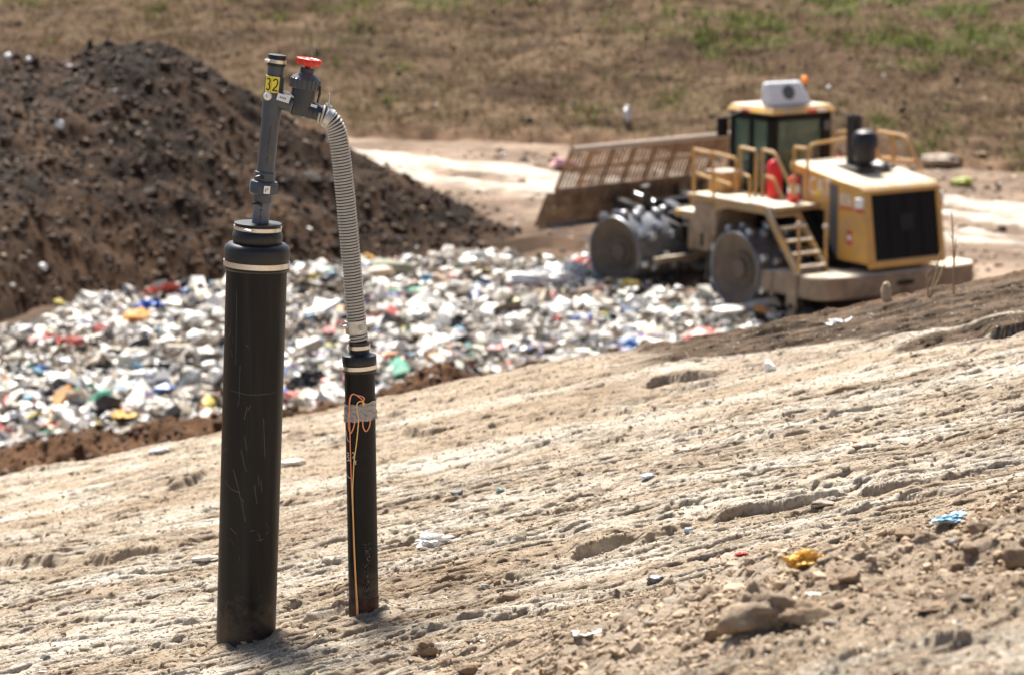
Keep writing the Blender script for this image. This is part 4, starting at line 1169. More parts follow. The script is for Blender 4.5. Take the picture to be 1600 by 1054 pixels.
# clamp at the valve end
ac = Axis((503, 179), (517, 187))
m = MB(); m.lathe(ac.A, ac.t, [(ac.L * .45, rh + .0015), (ac.L * .45, rh + .004), (ac.L * 1.0, rh + .004), (ac.L * 1.0, rh + .0015)], 48, caps=False)
c = W(513, 166); m.tube([c - ac.t * .012, c + ac.t * .014], [.0075, .0075], 8); m.tube([c, W(514.5, 146)], [.0035, .003], 8)
m.tube([W(510, 173) + ac.n * .012, W(514, 168) + ac.n * .006], [.005, .006], 8)
m.build('bolt_clamp', M_galv, hose_root, pp[0])
al = Axis((556.6, 522), (554.4, 496))
m = MB(); r0 = rh + .003
m.lathe(al.A, al.t, al.prof([(520, 15.3), (519.8, 16.3), (500.2, 16.3), (500, 15.3)]), 48, caps=False)
c = al.cyl(-r0 * 1.2, al.s(507), r0 + .006); m.tube([c - al.e * .014 + al.n * .012, c + al.e * .006], [.0055, .0065], 10); m.tube([c - al.e * .024 + al.n * .016 + al.t * .004, c - al.e * .012 + al.n * .012], [.008, .008], 6)
spi = [(px(8 + 4.2 * (1 - k / 26) * math.cos(k * .62)), al.s(511) + px(4.2 * (1 - k / 26)) * math.sin(k * .62)) for k in range(24)]
m.tube([al.cyl(a, s_, r0 + .005) for a, s_ in spi], .0016, 6)
m.build('bolt_clamp', M_galv, hose_root, pp[0])

# ------------------------------------------------------------------ thin pipe
base2 = W(568.5, 955)
A2 = Axis((568.5, 955), (561, 530))
thin = empty('standpipe', base2, 'thin black pipe with a rubber cap, grey tape band and orange wires', 'pipe')
m = MB(); m.lathe(A2.A, A2.t, [(-0.3, A2.r(23.2)), (0, A2.r(23.2)), (A2.s(572), A2.r(23.4))], 64)
r2 = A2.r(23.3)
def a2(x, y):
    cx = A2.a[0] + (A2.b[0] - A2.a[0]) * (y - A2.a[1]) / (A2.b[1] - A2.a[1])
    return (r2 * math.asin(max(-.985, min(.985, (x - cx) / 23.6))), A2.s(y))
for st in [[(541.5, 668), (541.8, 676), (543, 681), (546, 684.5)], [(542, 703), (544.5, 701.5), (545, 705), (542.5, 707.5), (545.5, 709), (545, 713.5), (542.2, 714.5)],
           [(544.5, 712), (547, 713.5), (548.5, 716)], [(550, 700.5), (552.5, 700), (553.8, 704), (551.5, 707), (551, 708.5), (554, 709)], [(552, 716), (554, 713), (556, 712), (555.3, 717), (556, 718)],
           [(541.5, 734), (542.5, 737.5), (545, 740), (548.5, 740.5)]]:
    ribbon(m, A2, r2, [a2(*q) for q in st], px(1.3), 1)
for k in range(60):
    x0, y0 = rng.normal(573, 3), rng.uniform(840, 928)
    ribbon(m, A2, r2, [a2(x0, y0), a2(x0 + rng.uniform(-1, 1.5), y0 + rng.uniform(.6, 3))], px(rng.uniform(.4, .9)), 2)
m.build('pipe', [M_hdpe2, M_chalk, M_scr], thin, base2)
M_rust = mat('rusty_steel', (.022, .017, .015), 0.75, var=0.4, vscale=20, dirt=(.14, .045, .018), dscale=14, damt=0.55, bump=0.5, bscale=60)
m = MB(); m.lathe(A2.A, A2.t, [(-0.25, A2.r(23.6)), (A2.s(933), A2.r(23.6)), (A2.s(932.6), A2.r(24.6)), (A2.s(930.2), A2.r(24.6)), (A2.s(930), A2.r(23.4))], 64, caps=False)
m.build('base_collar', M_rust, thin, base2)
m = MB(); m.lathe(A2.A, A2.t, A2.prof([(579, 26.3), (577, 27), (576.5, 26.2), (566, 26.2), (565.5, 27), (555, 27), (553.6, 26), (551.5, 18), (549.5, 16), (547, 15.5), (546, 16.6), (535, 16.4), (533.5, 16.8), (532.5, 16.4), (532, 12)]), 80)
m.lathe(A2.A, A2.t, A2.prof([(534, 12.6), (520, 12.6)]), 40)
rc = m.build('rubber_coupling', M_rubber, thin, base2)
band(A2, 568.5, 574.5, 27.5, rc, screw=-1.35, organ=base2, tilt=0.04)
band(A2, 538.5, 544, 17.3, rc, organ=base2, tilt=0.03)
# tape
m = MB(); n = 160; rows = 14; vs = []; fs = []
for i in range(rows + 1):
    for k in range(n):
        a = 2 * math.pi * k / n; v = i / rows
        up = A2.s(625) + px(3.2) * math.sin(a + .2) * 1.0 + px(2.4) * (abs(math.sin(a * .5)) - .4) + px(.7) * math.sin(9 * a)
        lo = A2.s(652) + px(2.2) * math.sin(a) + px(.9) * math.sin(7 * a + 1)
        sa = lo + (up - lo) * v
        wr = abs(math.sin(a * 3.1 + v * 9 + 2 * math.sin(a * 2))) ** 6 + (abs(math.sin(a * 11 + v * 3)) ** 3 if v < .3 else 0) + abs(math.sin(v * 13 + 1.5 * math.sin(a * 1.7))) ** 10
        rr = r2 + .0022 + .0026 * wr
        vs.append(A2.A + A2.t * sa + rr * (math.sin(a) * A2.e + math.cos(a) * A2.n))
for i in range(rows):
    for k in range(n): fs.append((i * n + k, i * n + (k + 1) % n, (i + 1) * n + (k + 1) % n, (i + 1) * n + k))
m.add(vs, fs)
M_tape = mat('duct_tape', (.30, .29, .28), 0.33, 0.25, var=0.2, vscale=30, spec=0.5)
m.build('tape_band', M_tape, thin, base2, auto=False)

# wire pair taped to the thin pipe
wire = empty('wire', base2, 'pair of orange and yellow wires looped under the tape and hanging down the thin pipe', 'wire')
M_wo = mat('orange_wire', (.90, .34, .17), 0.5, var=0.1, vscale=9); M_wy = mat('yellow_orange_wire', (.88, .55, .20), 0.5, var=0.12, vscale=5)
def wpath(pts, lift=.0045): return spline([A2.cyl(*a2(*q), r2 + lift) for q in pts], 8)
for pts, mt_ in [([(557.5, 966), (557, 940), (555.5, 905), (553, 850), (551.5, 800), (549.8, 760), (548.8, 735), (547.8, 700), (547, 670), (546.2, 645), (546, 628), (547, 616), (550, 610.5), (555, 609.5), (560, 613), (565, 617), (570, 625)], M_wo),
                 ([(559.5, 966), (558.8, 940), (556.5, 905), (553.8, 850), (552, 800), (551, 760), (552, 735), (553.5, 710), (556.5, 688), (559, 665), (560, 648), (557.5, 630), (558.5, 623), (563, 620), (567, 622), (568, 628)], M_wy),
                 ([(544.8, 640), (544.6, 655), (545.5, 665), (548, 670), (551, 665), (554, 655), (555, 645)], M_wo),
                 ([(566.5, 646), (567, 658), (569.5, 665), (572.5, 666.5), (576, 662), (578, 654), (578.5, 645)], M_wo),
                 ([(546.5, 640), (546.2, 628), (548.5, 613), (552, 609), (557, 610.5), (566, 613), (569, 617), (566, 621)], M_wo)]:
    m = MB(); m.tube(wpath(pts), px(.95), 8); m.build('strand', mt_, wire, base2)

# ------------------------------------------------------------------ landfill compactor
TH = math.radians(34.0); TF = math.radians(7.0)
_disc = P(1147, 418, 57)
CAX = _disc + 2.2 * np.array([math.cos(TH), math.sin(TH), 0]); CAX[2] = FLOOR - 0.03
comp = empty('landfill_compactor', CAX, 'dusty yellow landfill compactor with toothed steel wheels and a raised blade rack', 'compactor', rz=TH)
def to_local(v):
    d = np.asarray(v) - CAX; c, s = math.cos(TH), math.sin(TH)
    return np.array([d[0] * c + d[1] * s, -d[0] * s + d[1] * c, d[2]])
LO = to_local((0, 0, 0))                               # camera position in machine coordinates, for measuring
def ldir(px, py):
    r = ray(px, py); c, s = math.cos(TH), math.sin(TH)
    return np.array([r[0] * c + r[1] * s, -r[0] * s + r[1] * c, r[2]])
def LR(px, py, x):                                     # point of the plane R = x behind a pixel
    d = ldir(px, py); return LO + d * ((x - LO[0]) / d[0])
def LF(px, py, y):
    d = ldir(px, py); return LO + d * ((y - LO[1]) / d[1])
JY = 2.05
def xf(q):                                             # front frame -> machine
    c, s = math.cos(TF), math.sin(TF); x, y, z = q[0], q[1] + 2.05, q[2]
    return np.array([x * c - y * s, x * s + y * c + JY, z])
def unxf(q):
    c, s = math.cos(TF), math.sin(TF); x, y = q[0], q[1] - JY
    return np.array([x * c + y * s, -x * s + y * c - 2.05, q[2]])
_o = unxf(LO)
def BF(px, py, y):                                     # pixel -> front frame plane F' = y
    d = unxf(LO + ldir(px, py)) - _o; return _o + d * ((y - _o[1]) / d[1])
def BR(px, py, x):
    d = unxf(LO + ldir(px, py)) - _o; return _o + d * ((x - _o[0]) / d[0])

M_cy = mat('yellow_paint', (.62, .345, .08), 0.42, var=0.10, vscale=3, dirt=(.46, .32, .16), dscale=2.4, damt=0.45, spec=0.5, sunlit_dust=(.66, .57, .43))
M_cyd = mat('dusty_yellow_paint', (.50, .29, .09), 0.6, var=0.15, vscale=3, dirt=(.33, .25, .165), dscale=2.2, damt=0.8, spec=0.4, sunlit_dust=(.66, .57, .43))
M_dust = mat('dusty_frame', (.30, .225, .15), 0.85, var=0.22, vscale=3, dirt=(.17, .12, .08), dscale=2.5, damt=0.5, sunlit_dust=(.66, .57, .43))
M_blk = mat('black_frame', (.005, .005, .0055), 0.5, var=0.2, vscale=3, spec=0.2)
M_chas = mat('chassis', (.026, .020, .016), 0.7, var=0.3, vscale=3, dirt=(.075, .054, .038), dscale=3, damt=0.4)
M_drum = mat('worn_drum_steel', (.20, .205, .22), 0.40, 0.45, var=0.25, vscale=4, dirt=(.12, .105, .088), dscale=3, damt=0.35)
M_disc = mat('muddy_disc', (.145, .11, .08), 0.8, var=0.25, vscale=2.5, dirt=(.085, .066, .05), dscale=2, damt=0.5)
M_tip = mat('polished_tooth_steel', (.62, .62, .63), 0.3, 0.8, var=0.15, vscale=9)
M_blade = mat('rusty_blade_steel', (.14, .078, .042), 0.75, var=0.35, vscale=2, dirt=(.26, .165, .095), dscale=3, damt=0.55)
M_bar = mat('rusty_bars', (.24, .14, .075), 0.75, var=0.25, vscale=4, dirt=(.34, .16, .05), dscale=3, damt=0.5)
M_rail_top = mat('dusty_top_rail', (.42, .33, .26), 0.85, var=0.15, vscale=3)
M_glass = mat('green_tinted_glass', (.12, .20, .15), 0.05, spec=0.6, trans=0.0, alpha=0.5)
M_seat = mat('seat_fabric', (.025, .025, .027), 0.8)
M_ac = mat('light_grey_housing', (.72, .74, .77), 0.5, var=0.06, vscale=5)
M_fire = mat('fire_red', (.62, .02, .025), 0.35, var=0.08, vscale=6)
M_amber = mat('amber_lens', (.90, .25, .02), 0.3)
M_grill = mat('black_grille', (.0035, .0035, .004), 0.5, spec=0.15)
M_grill2 = mat('grille_louvre', (.010, .0105, .012), 0.5, spec=0.25)
M_exh = mat('black_exhaust', (.011, .011, .013), 0.45, var=0.2, vscale=5)
M_decw = mat('white_decal', (.78, .78, .78), 0.5)
M_decr = mat('red_decal', (.55, .04, .05), 0.5)
M_decg = mat('grey_stripe', (.10, .105, .115), 0.5)
M_post = mat('post_orange', (.52, .29, .085), 0.5, var=0.1, vscale=5, dirt=(.36, .24, .13), dscale=4, damt=0.5)

def part(m, name, mt, parent=comp, bevel=0.0, front=False, smooth=True):
    return m.build(name, mt, parent, bevel=bevel, xf=xf if front else None, smooth=smooth)

# wheels
def tooth_mesh():
    m = MB(); a, b, h, g = .10, .062, .13, .05
    m.hexa([(-a, -a, -.03), (a, -a, -.03), (a, a, -.03), (-a, a, -.03), (-b * 1.15, -b * 1.15, h - g), (b * 1.15, -b * 1.15, h - g), (b * 1.15, b * 1.15, h - g), (-b * 1.15, b * 1.15, h - g)], 0)
    m.hexa([(-b * 1.25, -b * 1.25, h - g), (b * 1.25, -b * 1.25, h - g), (b * 1.25, b * 1.25, h - g), (-b * 1.25, b * 1.25, h - g), (-b, -b, h + .02), (b, -b, h + .02), (b, b, h + .02), (-b, b, h + .02)], 1)
    return m
_tooth = None
def wheel(cx, side, front, ang, zc):
    """cx: hub x of the outer disc; side -1 left, 1 right"""
    global _tooth
    RW, WD = 0.77, 1.42
    fx = (lambda q: xf(q)) if front else (lambda q: np.asarray(q, float))
    o_ = fx((cx, 0, zc))
    hub = bpy.data.objects.new('wheel', None); COL.objects.link(hub); hub.parent = comp; hub.location = o_
    hub.rotation_euler = (0, 0, TF if front else 0)
    inn = -side * WD
    m = MB(); ax_ = (-side, 0, 0)
    m.lathe((0, 0, 0), ax_, [(.05, RW - .05), (0.0, RW - .035), (-.015, RW - .01), (0, RW), (.03, RW + .012), (.10, RW), (WD - .1, RW), (WD - .02, RW + .012), (WD, RW - .03), (WD - .04, RW - .06), (WD - .1, .3)], 72, ref=(0, 0, 1), caps=False)
    m.build('drum', M_drum, hub)
    m = MB(); m.lathe((0, 0, 0), ax_, [(.03, RW - .03), (.05, RW - .06), (.16, RW - .30), (.24, .40), (.25, .36), (.20, .33), (.20, .20), (.12, .18), (.11, .01)], 56, ref=(0, 0, 1), caps=False)
    for k in range(10):
        a = k * .628; m.lathe((-side * .19, .27 * math.cos(a), .27 * math.sin(a)), (side, 0, 0), [(0, .025), (.03, .025), (.03, .001)], 8, ref=(0, 0, 1), caps=False)
    m.build('hub_disc', M_disc, hub)
    for row in range(5):
        x = -side * (.13 + row * (WD - .26) / 4)
        for k in range(8):
            a = ang + k * 2 * math.pi / 8 + (row % 2) * math.pi / 16 + abs(row - 2) * .08
            if _tooth is None:
                t = tooth_mesh().build('tooth', [M_drum, M_tip], hub, bevel=.012); _tooth = t
            else:
                t = _tooth.copy(); COL.objects.link(t); t.parent = hub
            t.location = (x, RW * math.cos(a), RW * math.sin(a)); t.rotation_euler = (a - math.pi / 2, 0, 0)
    return hub
wheel(-2.2, -1, False, 0.25, 0.80)
wheel(2.2, 1, False, 0.1, 0.80)
wheel(-2.2, -1, True, 0.05, 0.70)
wheel(2.2, 1, True, 0.4, 0.70)

# chassis, rear bumper, boxes
m = MB(); m.box(-.72, .72, -2.4, 2.2, .55, 1.25); m.box(-.75, .75, -.35, .35, .5, 1.6); m.box(-1.2, 1.2, -.2, .2, .62, .98); part(m, 'chassis', M_chas, bevel=.02)
m = MB(); m.box(-.55, .55, -2.1, .9, .45, 1.5); m.box(-1.3, 1.3, -.22, .22, .5, .92); m.lathe((-1.0, -1.6, .9), (0, 0, 1), [(0, .16), (.5, .16)], 16)
m.tube([(-.9, -1.9, 1.35), (-.95, -1.0, 1.5), (-.8, .1, 1.4), (-.5, .8, 1.45)], .07, 8); m.tube([(-.7, -2.0, .9), (-.9, -1.2, 1.0), (-.75, -.3, 1.3)], .06, 8)
part(m, 'front_frame', M_chas, bevel=.02, front=True)
m = MB(); n = 40; prof = []
bx = [(-2.15, -1.15), (-2.15, -2.35), (-1.95, -2.62), (-1.3, -2.75), (1.3, -2.75), (1.85, -2.68), (2.05, -2.45), (2.05, -1.9), (-.95, -1.9), (-1.0, -1.15)]
k = len(bx); m.add([(x, y, .47) for x, y in bx] + [(x, y, .93) for x, y in bx], [tuple(range(k))[::-1], tuple(range(k, 2 * k))] + [(i, (i + 1) % k, k + (i + 1) % k, k + i) for i in range(k)])
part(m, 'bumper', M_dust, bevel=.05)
m = MB()
for dx in (-.10, .12): m.box(-.05 + dx - .12, -.05 + dx + .10, -2.775, -2.74, .66, .74)
part(m, 'bumper_slot', M_blk, bevel=.01)
m = MB(); m.box(-2.12, -1.5, -1.10, -.72, .45, .88); part(m, 'step_box', M_dust, bevel=.04)
m = MB(); pl = [(-1.62, .95), (-1.98, .95), (-1.95, .28), (-1.88, .12), (-1.78, .12), (-1.70, .28)]; m.prism(pl, -2.22, -2.16); part(m, 'tie_down_plate', M_dust, bevel=.01)
m = MB(); m.lathe((-2.235, -1.83, .28), (1, 0, 0), [(0, .065), (.02, .065)], 16, ref=(0, 0, 1)); part(m, 'plate_hole', M_blk)

# hood
m = MB(); m.prism([(-2.64, 1.10), (-2.42, 2.56), (-2.34, 2.63), (-1.75, 2.70), (-.20, 2.93), (-.20, 1.10)], -.95, 1.08)
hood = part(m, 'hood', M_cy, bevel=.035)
def rearq(x, z, out=0.0):
    t = (z - 1.10) / 1.46; return (x, -2.64 + .22 * t - out, z)
def rear_panel(m, x0, x1, z0, z1, o0, o1, mi=0):
    m.hexa([rearq(x0, z0, o1), rearq(x1, z0, o1), rearq(x1, z0, o0), rearq(x0, z0, o0), rearq(x0, z1, o1), rearq(x1, z1, o1), rearq(x1, z1, o0), rearq(x0, z1, o0)], mi)
m = MB(); rear_panel(m, -.95, -.76, 1.16, 2.56, .003, .045); rear_panel(m, .95, 1.08, 1.16, 2.56, .003, .045); rear_panel(m, -.757, .947, 2.46, 2.56, .003, .043); rear_panel(m, -.95, 1.08, 1.02, 1.157, .003, .047)
part(m, 'grille_frame', M_cy, hood, bevel=.012)
m = MB(); rear_panel(m, -.757, .947, 1.16, 2.457, .004, .012, 0)
for k in range(34): z = 1.175 + k * .0375; rear_panel(m, -.74, .93, z, z + .014, .013, .026, 1)
for x in (-.33, .10, .53): rear_panel(m, x - .012, x + .012, 1.17, 2.45, .013, .030, 0)
part(m, 'radiator_grille', [M_grill, M_grill2], hood)
m = MB(); rear_panel(m, -.05, .32, 1.72, 2.05, .027, .034); part(m, 'fan_cover', M_grill2, hood, bevel=.01)
def side_panel(m, y0, y1, z0, z1, mi=0, out=.006, sl=0.0):
    m.hexa([(-.95 - out, y0, z0), (-.953, y0, z0), (-.953, y1, z0), (-.95 - out, y1, z0), (-.95 - out, y0, z1), (-.953, y0, z1), (-.953, y1, z1 + sl), (-.95 - out, y1, z1 + sl)], mi)
for ya_, yb_, zt_ in ((-1.72, -1.46, 2.58), (-.62, -.22, 2.70)):
    m = MB(); side_panel(m, ya_, yb_, 1.12, zt_, sl=.03); part(m, 'grey_stripe', M_decg, hood, smooth=False)
m = MB()
for k, y in enumerate((-.82, -1.02, -1.24)): pass
# white lettering on the hood side
def letters(txt, y0, z0, hgt, mt, name, sx=1.0):
    cu = bpy.data.curves.new(name, 'FONT'); cu.body = txt; cu.size = 1; cu.extrude = 0.004
    ob = bpy.data.objects.new(name, cu); COL.objects.link(ob)
    dg = bpy.context.evaluated_depsgraph_get(); me = bpy.data.meshes.new_from_object(ob.evaluated_get(dg))
    COL.objects.unlink(ob); bpy.data.objects.remove(ob)
    for v in me.vertices:
        x, y, z = v.co; v.co = (-.958 - z, y0 - x * hgt * sx, z0 + y * hgt)
    me.materials.clear(); me.materials.append(mt)
    o = bpy.data.objects.new(name, me); COL.objects.link(o); o.parent = hood; return o
letters('CAT', -.80, 2.34, .50, M_decw, 'logo_lettering', .70)
m = MB(); m.add([(-.964, -1.03, 2.33), (-.964, -1.21, 2.33), (-.964, -1.12, 2.49)], [(0, 1, 2)]); m.build('logo_triangle', M_yel, hood, smooth=False)
letters('836', -1.78, 2.22, .33, M_decw, 'model_lettering', .72)
m = MB(); side_panel(m, -2.18, -1.78, 2.13, 2.17); part(m, 'red_underline', M_decr, hood, smooth=False)
m = MB(); side_panel(m, -2.16, -2.02, 1.44, 1.72, 0, .008); m2 = MB(); side_panel(m2, -2.14, -2.04, 1.53, 1.63, 0, .012); part(m, 'warning_sticker', M_decr, hood, smooth=False); part(m2, 'warning_sticker', M_decw, hood, smooth=False)
for x, sg in ((-.99, -1), (1.12, 1)):
    m = MB(); m.box(x - .04, x + .04, -2.50, -2.30, 2.20, 2.40, 0); m.box(x - .035, x + .035, -2.48, -2.32, 2.12, 2.20, 1); part(m, 'tail_light', [M_decw, M_decr], hood, bevel=.012)
m = MB(); m.tube([LR(1264, 328, -1.02), LR(1283, 372, -1.02), LR(1303, 408, -1.02)], .06, 8); part(m, 'black_pipe', M_blk, hood)
m = MB(); q = LF(1334, 250, -.75); m.lathe((q[0], -.75, 2.8), (0, 0, 1), [(0, .16), (.92, .16), (1.04, .165), (1.04, .14), (.80, .135)], 28, ref=(0, 1, 0), caps=False); part(m, 'exhaust_stack', M_exh)
q = LF(1351, 250, -1.25)
m = MB(); m.lathe((q[0], -1.25, 2.72), (0, 0, 1), [(0, .14), (.20, .14), (.25, .22), (.50, .225), (.52, .27), (.72, .27), (.83, .21), (.88, .10), (.885, .01)], 32, ref=(0, 1, 0)); part(m, 'air_precleaner', M_exh)
m = MB(); m.box(-.25, .75, -1.5, -.5, 2.79, 2.86); part(m, 'hood_plate', M_exh, hood, bevel=.01)
q = LF(1382, 250, -1.35); m = MB(); m.lathe((q[0], -1.35, 2.74), (0, 0, 1), [(0, .05), (.12, .05), (.13, .09), (.17, .09), (.18, .03)], 16, ref=(0, 1, 0)); part(m, 'filler_cap', M_exh, hood)
m = MB(); m.box(q[0] - .34, q[0] - .08, -1.45, -1.15, 2.76, 2.90); part(m, 'white_box', M_decw, hood, bevel=.03)

# platform, fender, ladder
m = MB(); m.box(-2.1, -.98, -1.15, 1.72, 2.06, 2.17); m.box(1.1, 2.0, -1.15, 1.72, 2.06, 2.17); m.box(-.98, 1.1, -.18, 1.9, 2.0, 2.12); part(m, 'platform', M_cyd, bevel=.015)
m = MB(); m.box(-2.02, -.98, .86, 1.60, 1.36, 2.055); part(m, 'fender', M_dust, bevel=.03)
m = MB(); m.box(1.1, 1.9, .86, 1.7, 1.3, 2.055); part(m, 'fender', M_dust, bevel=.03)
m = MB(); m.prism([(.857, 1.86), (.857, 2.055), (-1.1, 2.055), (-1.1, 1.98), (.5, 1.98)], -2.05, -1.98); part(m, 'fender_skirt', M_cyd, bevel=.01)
m = MB(); m.box(-.98, -.74, -1.3, .8, 1.26, 2.05); m.box(.74, 1.0, -1.3, .8, 1.26, 2.05); part(m, 'side_frame', M_blk)
m = MB(); m.box(-1.55, -1.02, 1.25, 1.72, 2.17, 2.56); part(m, 'valve_box', M_post, bevel=.02)
m = MB(); m.box(-1.60, -.98, 1.20, 1.76, 2.56, 2.61); part(m, 'box_lid', M_rail_top, bevel=.015)
lad = bpy.data.objects.new('ladder', None); COL.objects.link(lad); lad.parent = comp
for x in (-2.14, -1.42):
    m = MB(); m.prism([(-.78, 2.16), (-.98, 2.16), (-2.02, .93), (-1.84, .93)], x - .03, x + .03); m.build('stringer', M_cyd, lad, bevel=.008)
for k in range(5):
    t = (k + .6) / 5.3; y = -.86 - 1.08 * t; z = 2.16 - 1.23 * t
    m = MB(); m.box(-2.108, -1.452, y - .20, y + .02, z - .05, z); m.build('tread', M_cyd, lad, bevel=.006)
for a, b in (((1248, 352), (1246, 415)), ((1290, 356), (1288, 410))):
    p0 = LR(*a, -2.2 if a[0] < 1260 else -1.38); p1 = np.array([p0[0], p0[1] - .03, 1.0])
    m = MB(); m.tube([p1, p0], .035, 8); m.build('grab_post', M_post, lad)
    m = MB(); m.lathe(p0 - (0, 0, .03), (0, 0, 1), [(0, .05), (.05, .065), (.09, .04), (.1, .01)], 12, ref=(0, 1, 0)); m.build('post_cap', M_rail_top, lad)

# handrails
def rail(pts, x=None, y=None, r=.034, name='handrail'):
    q = [LR(a, b, x) if x is not None else LF(a, b, y) for a, b in pts]
    rp = [q[0]]
    for i in range(1, len(q) - 1):
        for t in (.82, .93): rp.append(q[i - 1] * (1 - t) + q[i] * t)
        for t in (.07, .18): rp.append(q[i] * (1 - t) + q[i + 1] * t)
    rp.append(q[-1]); m = MB(); m.tube(rp, r, 8); part(m, name, M_post)
rail([(1084, 312), (1083, 233), (1113, 240), (1115, 312)], x=-2.0)
rail([(1083, 270), (1142, 289)], x=-2.0)
rail([(1115, 239), (1150, 248), (1150, 300)], x=-2.0)
rail([(1171, 312), (1172, 277), (1157, 271), (1156, 230), (1182, 236), (1180, 310)], x=-1.95)
rail([(1191, 310), (1191, 234), (1210, 239), (1243, 308)], x=-2.05)
rail([(1191, 274), (1208, 279), (1222, 309)], x=-2.05)
rail([(1241, 308), (1241, 230), (1262, 233), (1262, 312)], x=-1.45)
rail([(1264, 262), (1266, 226), (1348, 212), (1350, 240)], y=-.12)
rail([(1300, 240), (1302, 208), (1340, 203)], y=.35)
rail([(1372, 250), (1370, 205), (1414, 213), (1440, 268)], x=1.8)
rail([(1394, 209), (1395, 252)], x=1.8)
rail([(1372, 246), (1432, 252)], x=1.8)

# cab
cab = bpy.data.objects.new('cab', None); COL.objects.link(cab); cab.parent = comp
X0, X1, Y0, Y1, Z0, Z1 = -.80, .80, .60, 1.95, 2.12, 3.80
m = MB()
for x, y, w in ((X0, Y0, .20), (X1 - .26, Y0, .26), (X0, Y1 - .14, .14), (X1 - .16, Y1 - .14, .16)): m.box(x, x + w, y, y + .15, Z0, Z1)
m.box(X0 + .003, X0 + .06, 1.18, 1.34, Z0, Z1); m.box(X0, X1, Y0, Y1, Z1 - .16, Z1 - .003); m.box(X0 + .002, X1 - .002, Y0 + .002, Y1 - .002, Z0 - .02, Z0 + .18); m.box(X0 + .004, X1 - .004, Y0 + .004, Y0 + .05, Z0 + .18, Z0 + .34)
m.build('cab_frame', M_blk, cab, bevel=.012)
for nm, bx_ in (('rear_window', (X0 + .203, X1 - .263, Y0 + .03, Y0 + .04, Z0 + .343, Z1 - .163)), ('side_window', (X0 + .02, X0 + .03, Y0 + .153, 1.177, Z0 + .183, Z1 - .163)), ('door_window', (X0 + .02, X0 + .03, 1.343, Y1 - .143, Z0 + .183, Z1 - .163)),
               ('front_window', (X0 + .143, X1 - .163, Y1 - .06, Y1 - .05, Z0 + .183, Z1 - .163)), ('side_window', (X1 - .03, X1 - .02, Y0 + .153, Y1 - .143, Z0 + .183, Z1 - .163))):
    m = MB(); m.box(*bx_); m.build(nm, M_glass, cab, smooth=False)
m = MB(); m.hexa([(-.30, .95, 2.55), (.30, .95, 2.55), (.30, 1.12, 2.55), (-.30, 1.12, 2.55), (-.22, .86, 3.25), (.22, .86, 3.25), (.22, .98, 3.25), (-.22, .98, 3.25)]); m.box(-.30, .30, .95, 1.5, 2.42, 2.56); m.box(-.14, .14, .84, .94, 3.27, 3.45); m.build('operator_seat', M_seat, cab, bevel=.03)
m = MB(); m.box(-.55, .55, 1.62, 1.82, 2.3, 2.75); m.box(.35, .65, .8, 1.5, 2.3, 2.7); m.build('console', M_seat, cab, bevel=.02)
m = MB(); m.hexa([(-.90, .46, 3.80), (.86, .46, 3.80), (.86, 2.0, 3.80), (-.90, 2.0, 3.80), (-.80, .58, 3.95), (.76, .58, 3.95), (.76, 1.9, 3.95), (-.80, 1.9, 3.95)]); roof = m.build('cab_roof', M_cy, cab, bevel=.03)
m = MB(); m.box(.05, .30, .445, .47, 3.81, 3.87, 0); m.box(.31, .52, .445, .47, 3.81, 3.87, 1); m.build('rear_lamp', [M_decr, M_decw], roof, bevel=.005)
m = MB(); m.box(-.915, -.89, 1.2, 1.45, 3.81, 3.87); m.build('side_lamp', M_decr, roof, bevel=.005)
m = MB(); a0, a1 = LF(1196, 160, .85), LF(1262, 152, .85); t0, t1 = LF(1200, 134, .8), LF(1251, 128, .8)
m.hexa([(a0[0], .66, 3.955), (a1[0], .66, 3.955), (a1[0], 1.02, 3.955), (a0[0], 1.02, 3.955), (t0[0], .80, 4.45), (t1[0], .80, 4.45), (t1[0], 1.0, 4.43), (t0[0], 1.0, 4.43)]); ac = m.build('air_conditioner', M_ac, cab, bevel=.05)
m = MB(); c = np.array([(a0[0] + a1[0] + t0[0] + t1[0]) / 4, .728, 4.22]); nv = nrm((0, -.96, .27)); m.lathe(c, nv, [(0, .15), (.02, .15), (.022, .11), (.012, .10), (.012, .04), (.03, .03), (.03, .001)], 24, ref=(1, 0, 0)); m.build('fan_grille', M_decg, ac)
m = MB(); b = LF(1257, 124, 1.3); m.tube([(b[0], 1.3, 3.95), (b[0], 1.3, b[2] - .05)], .02, 8); m.build('beacon_pole', M_blk, roof)
m = MB(); m.lathe((b[0], 1.3, b[2] - .07), (0, 0, 1), [(0, .075), (.10, .07), (.13, .045), (.14, .01)], 20, ref=(0, 1, 0)); m.build('beacon', M_amber, roof)
m = MB(); mz = [LR(1165, 172, -.95), LR(1140, 182, -1.35), LR(1131, 186, -1.45)]; m.tube(mz, .025, 8); q = LR(1130, 196, -1.45); m.box(q[0] - .13, q[0] + .10, q[1] - .05, q[1] + .05, q[2] - .22, q[2] + .17); m.build('mirror', M_blk, cab, bevel=.02)
for zz, dx in ((3.72, .55), (3.60, .66)):
    pass
m = MB(); m.box(X1 - .22, X1 - .08, Y0 - .06, Y0 - .005, 3.42, 3.62); m.build('work_light', M_decg, cab, bevel=.02)

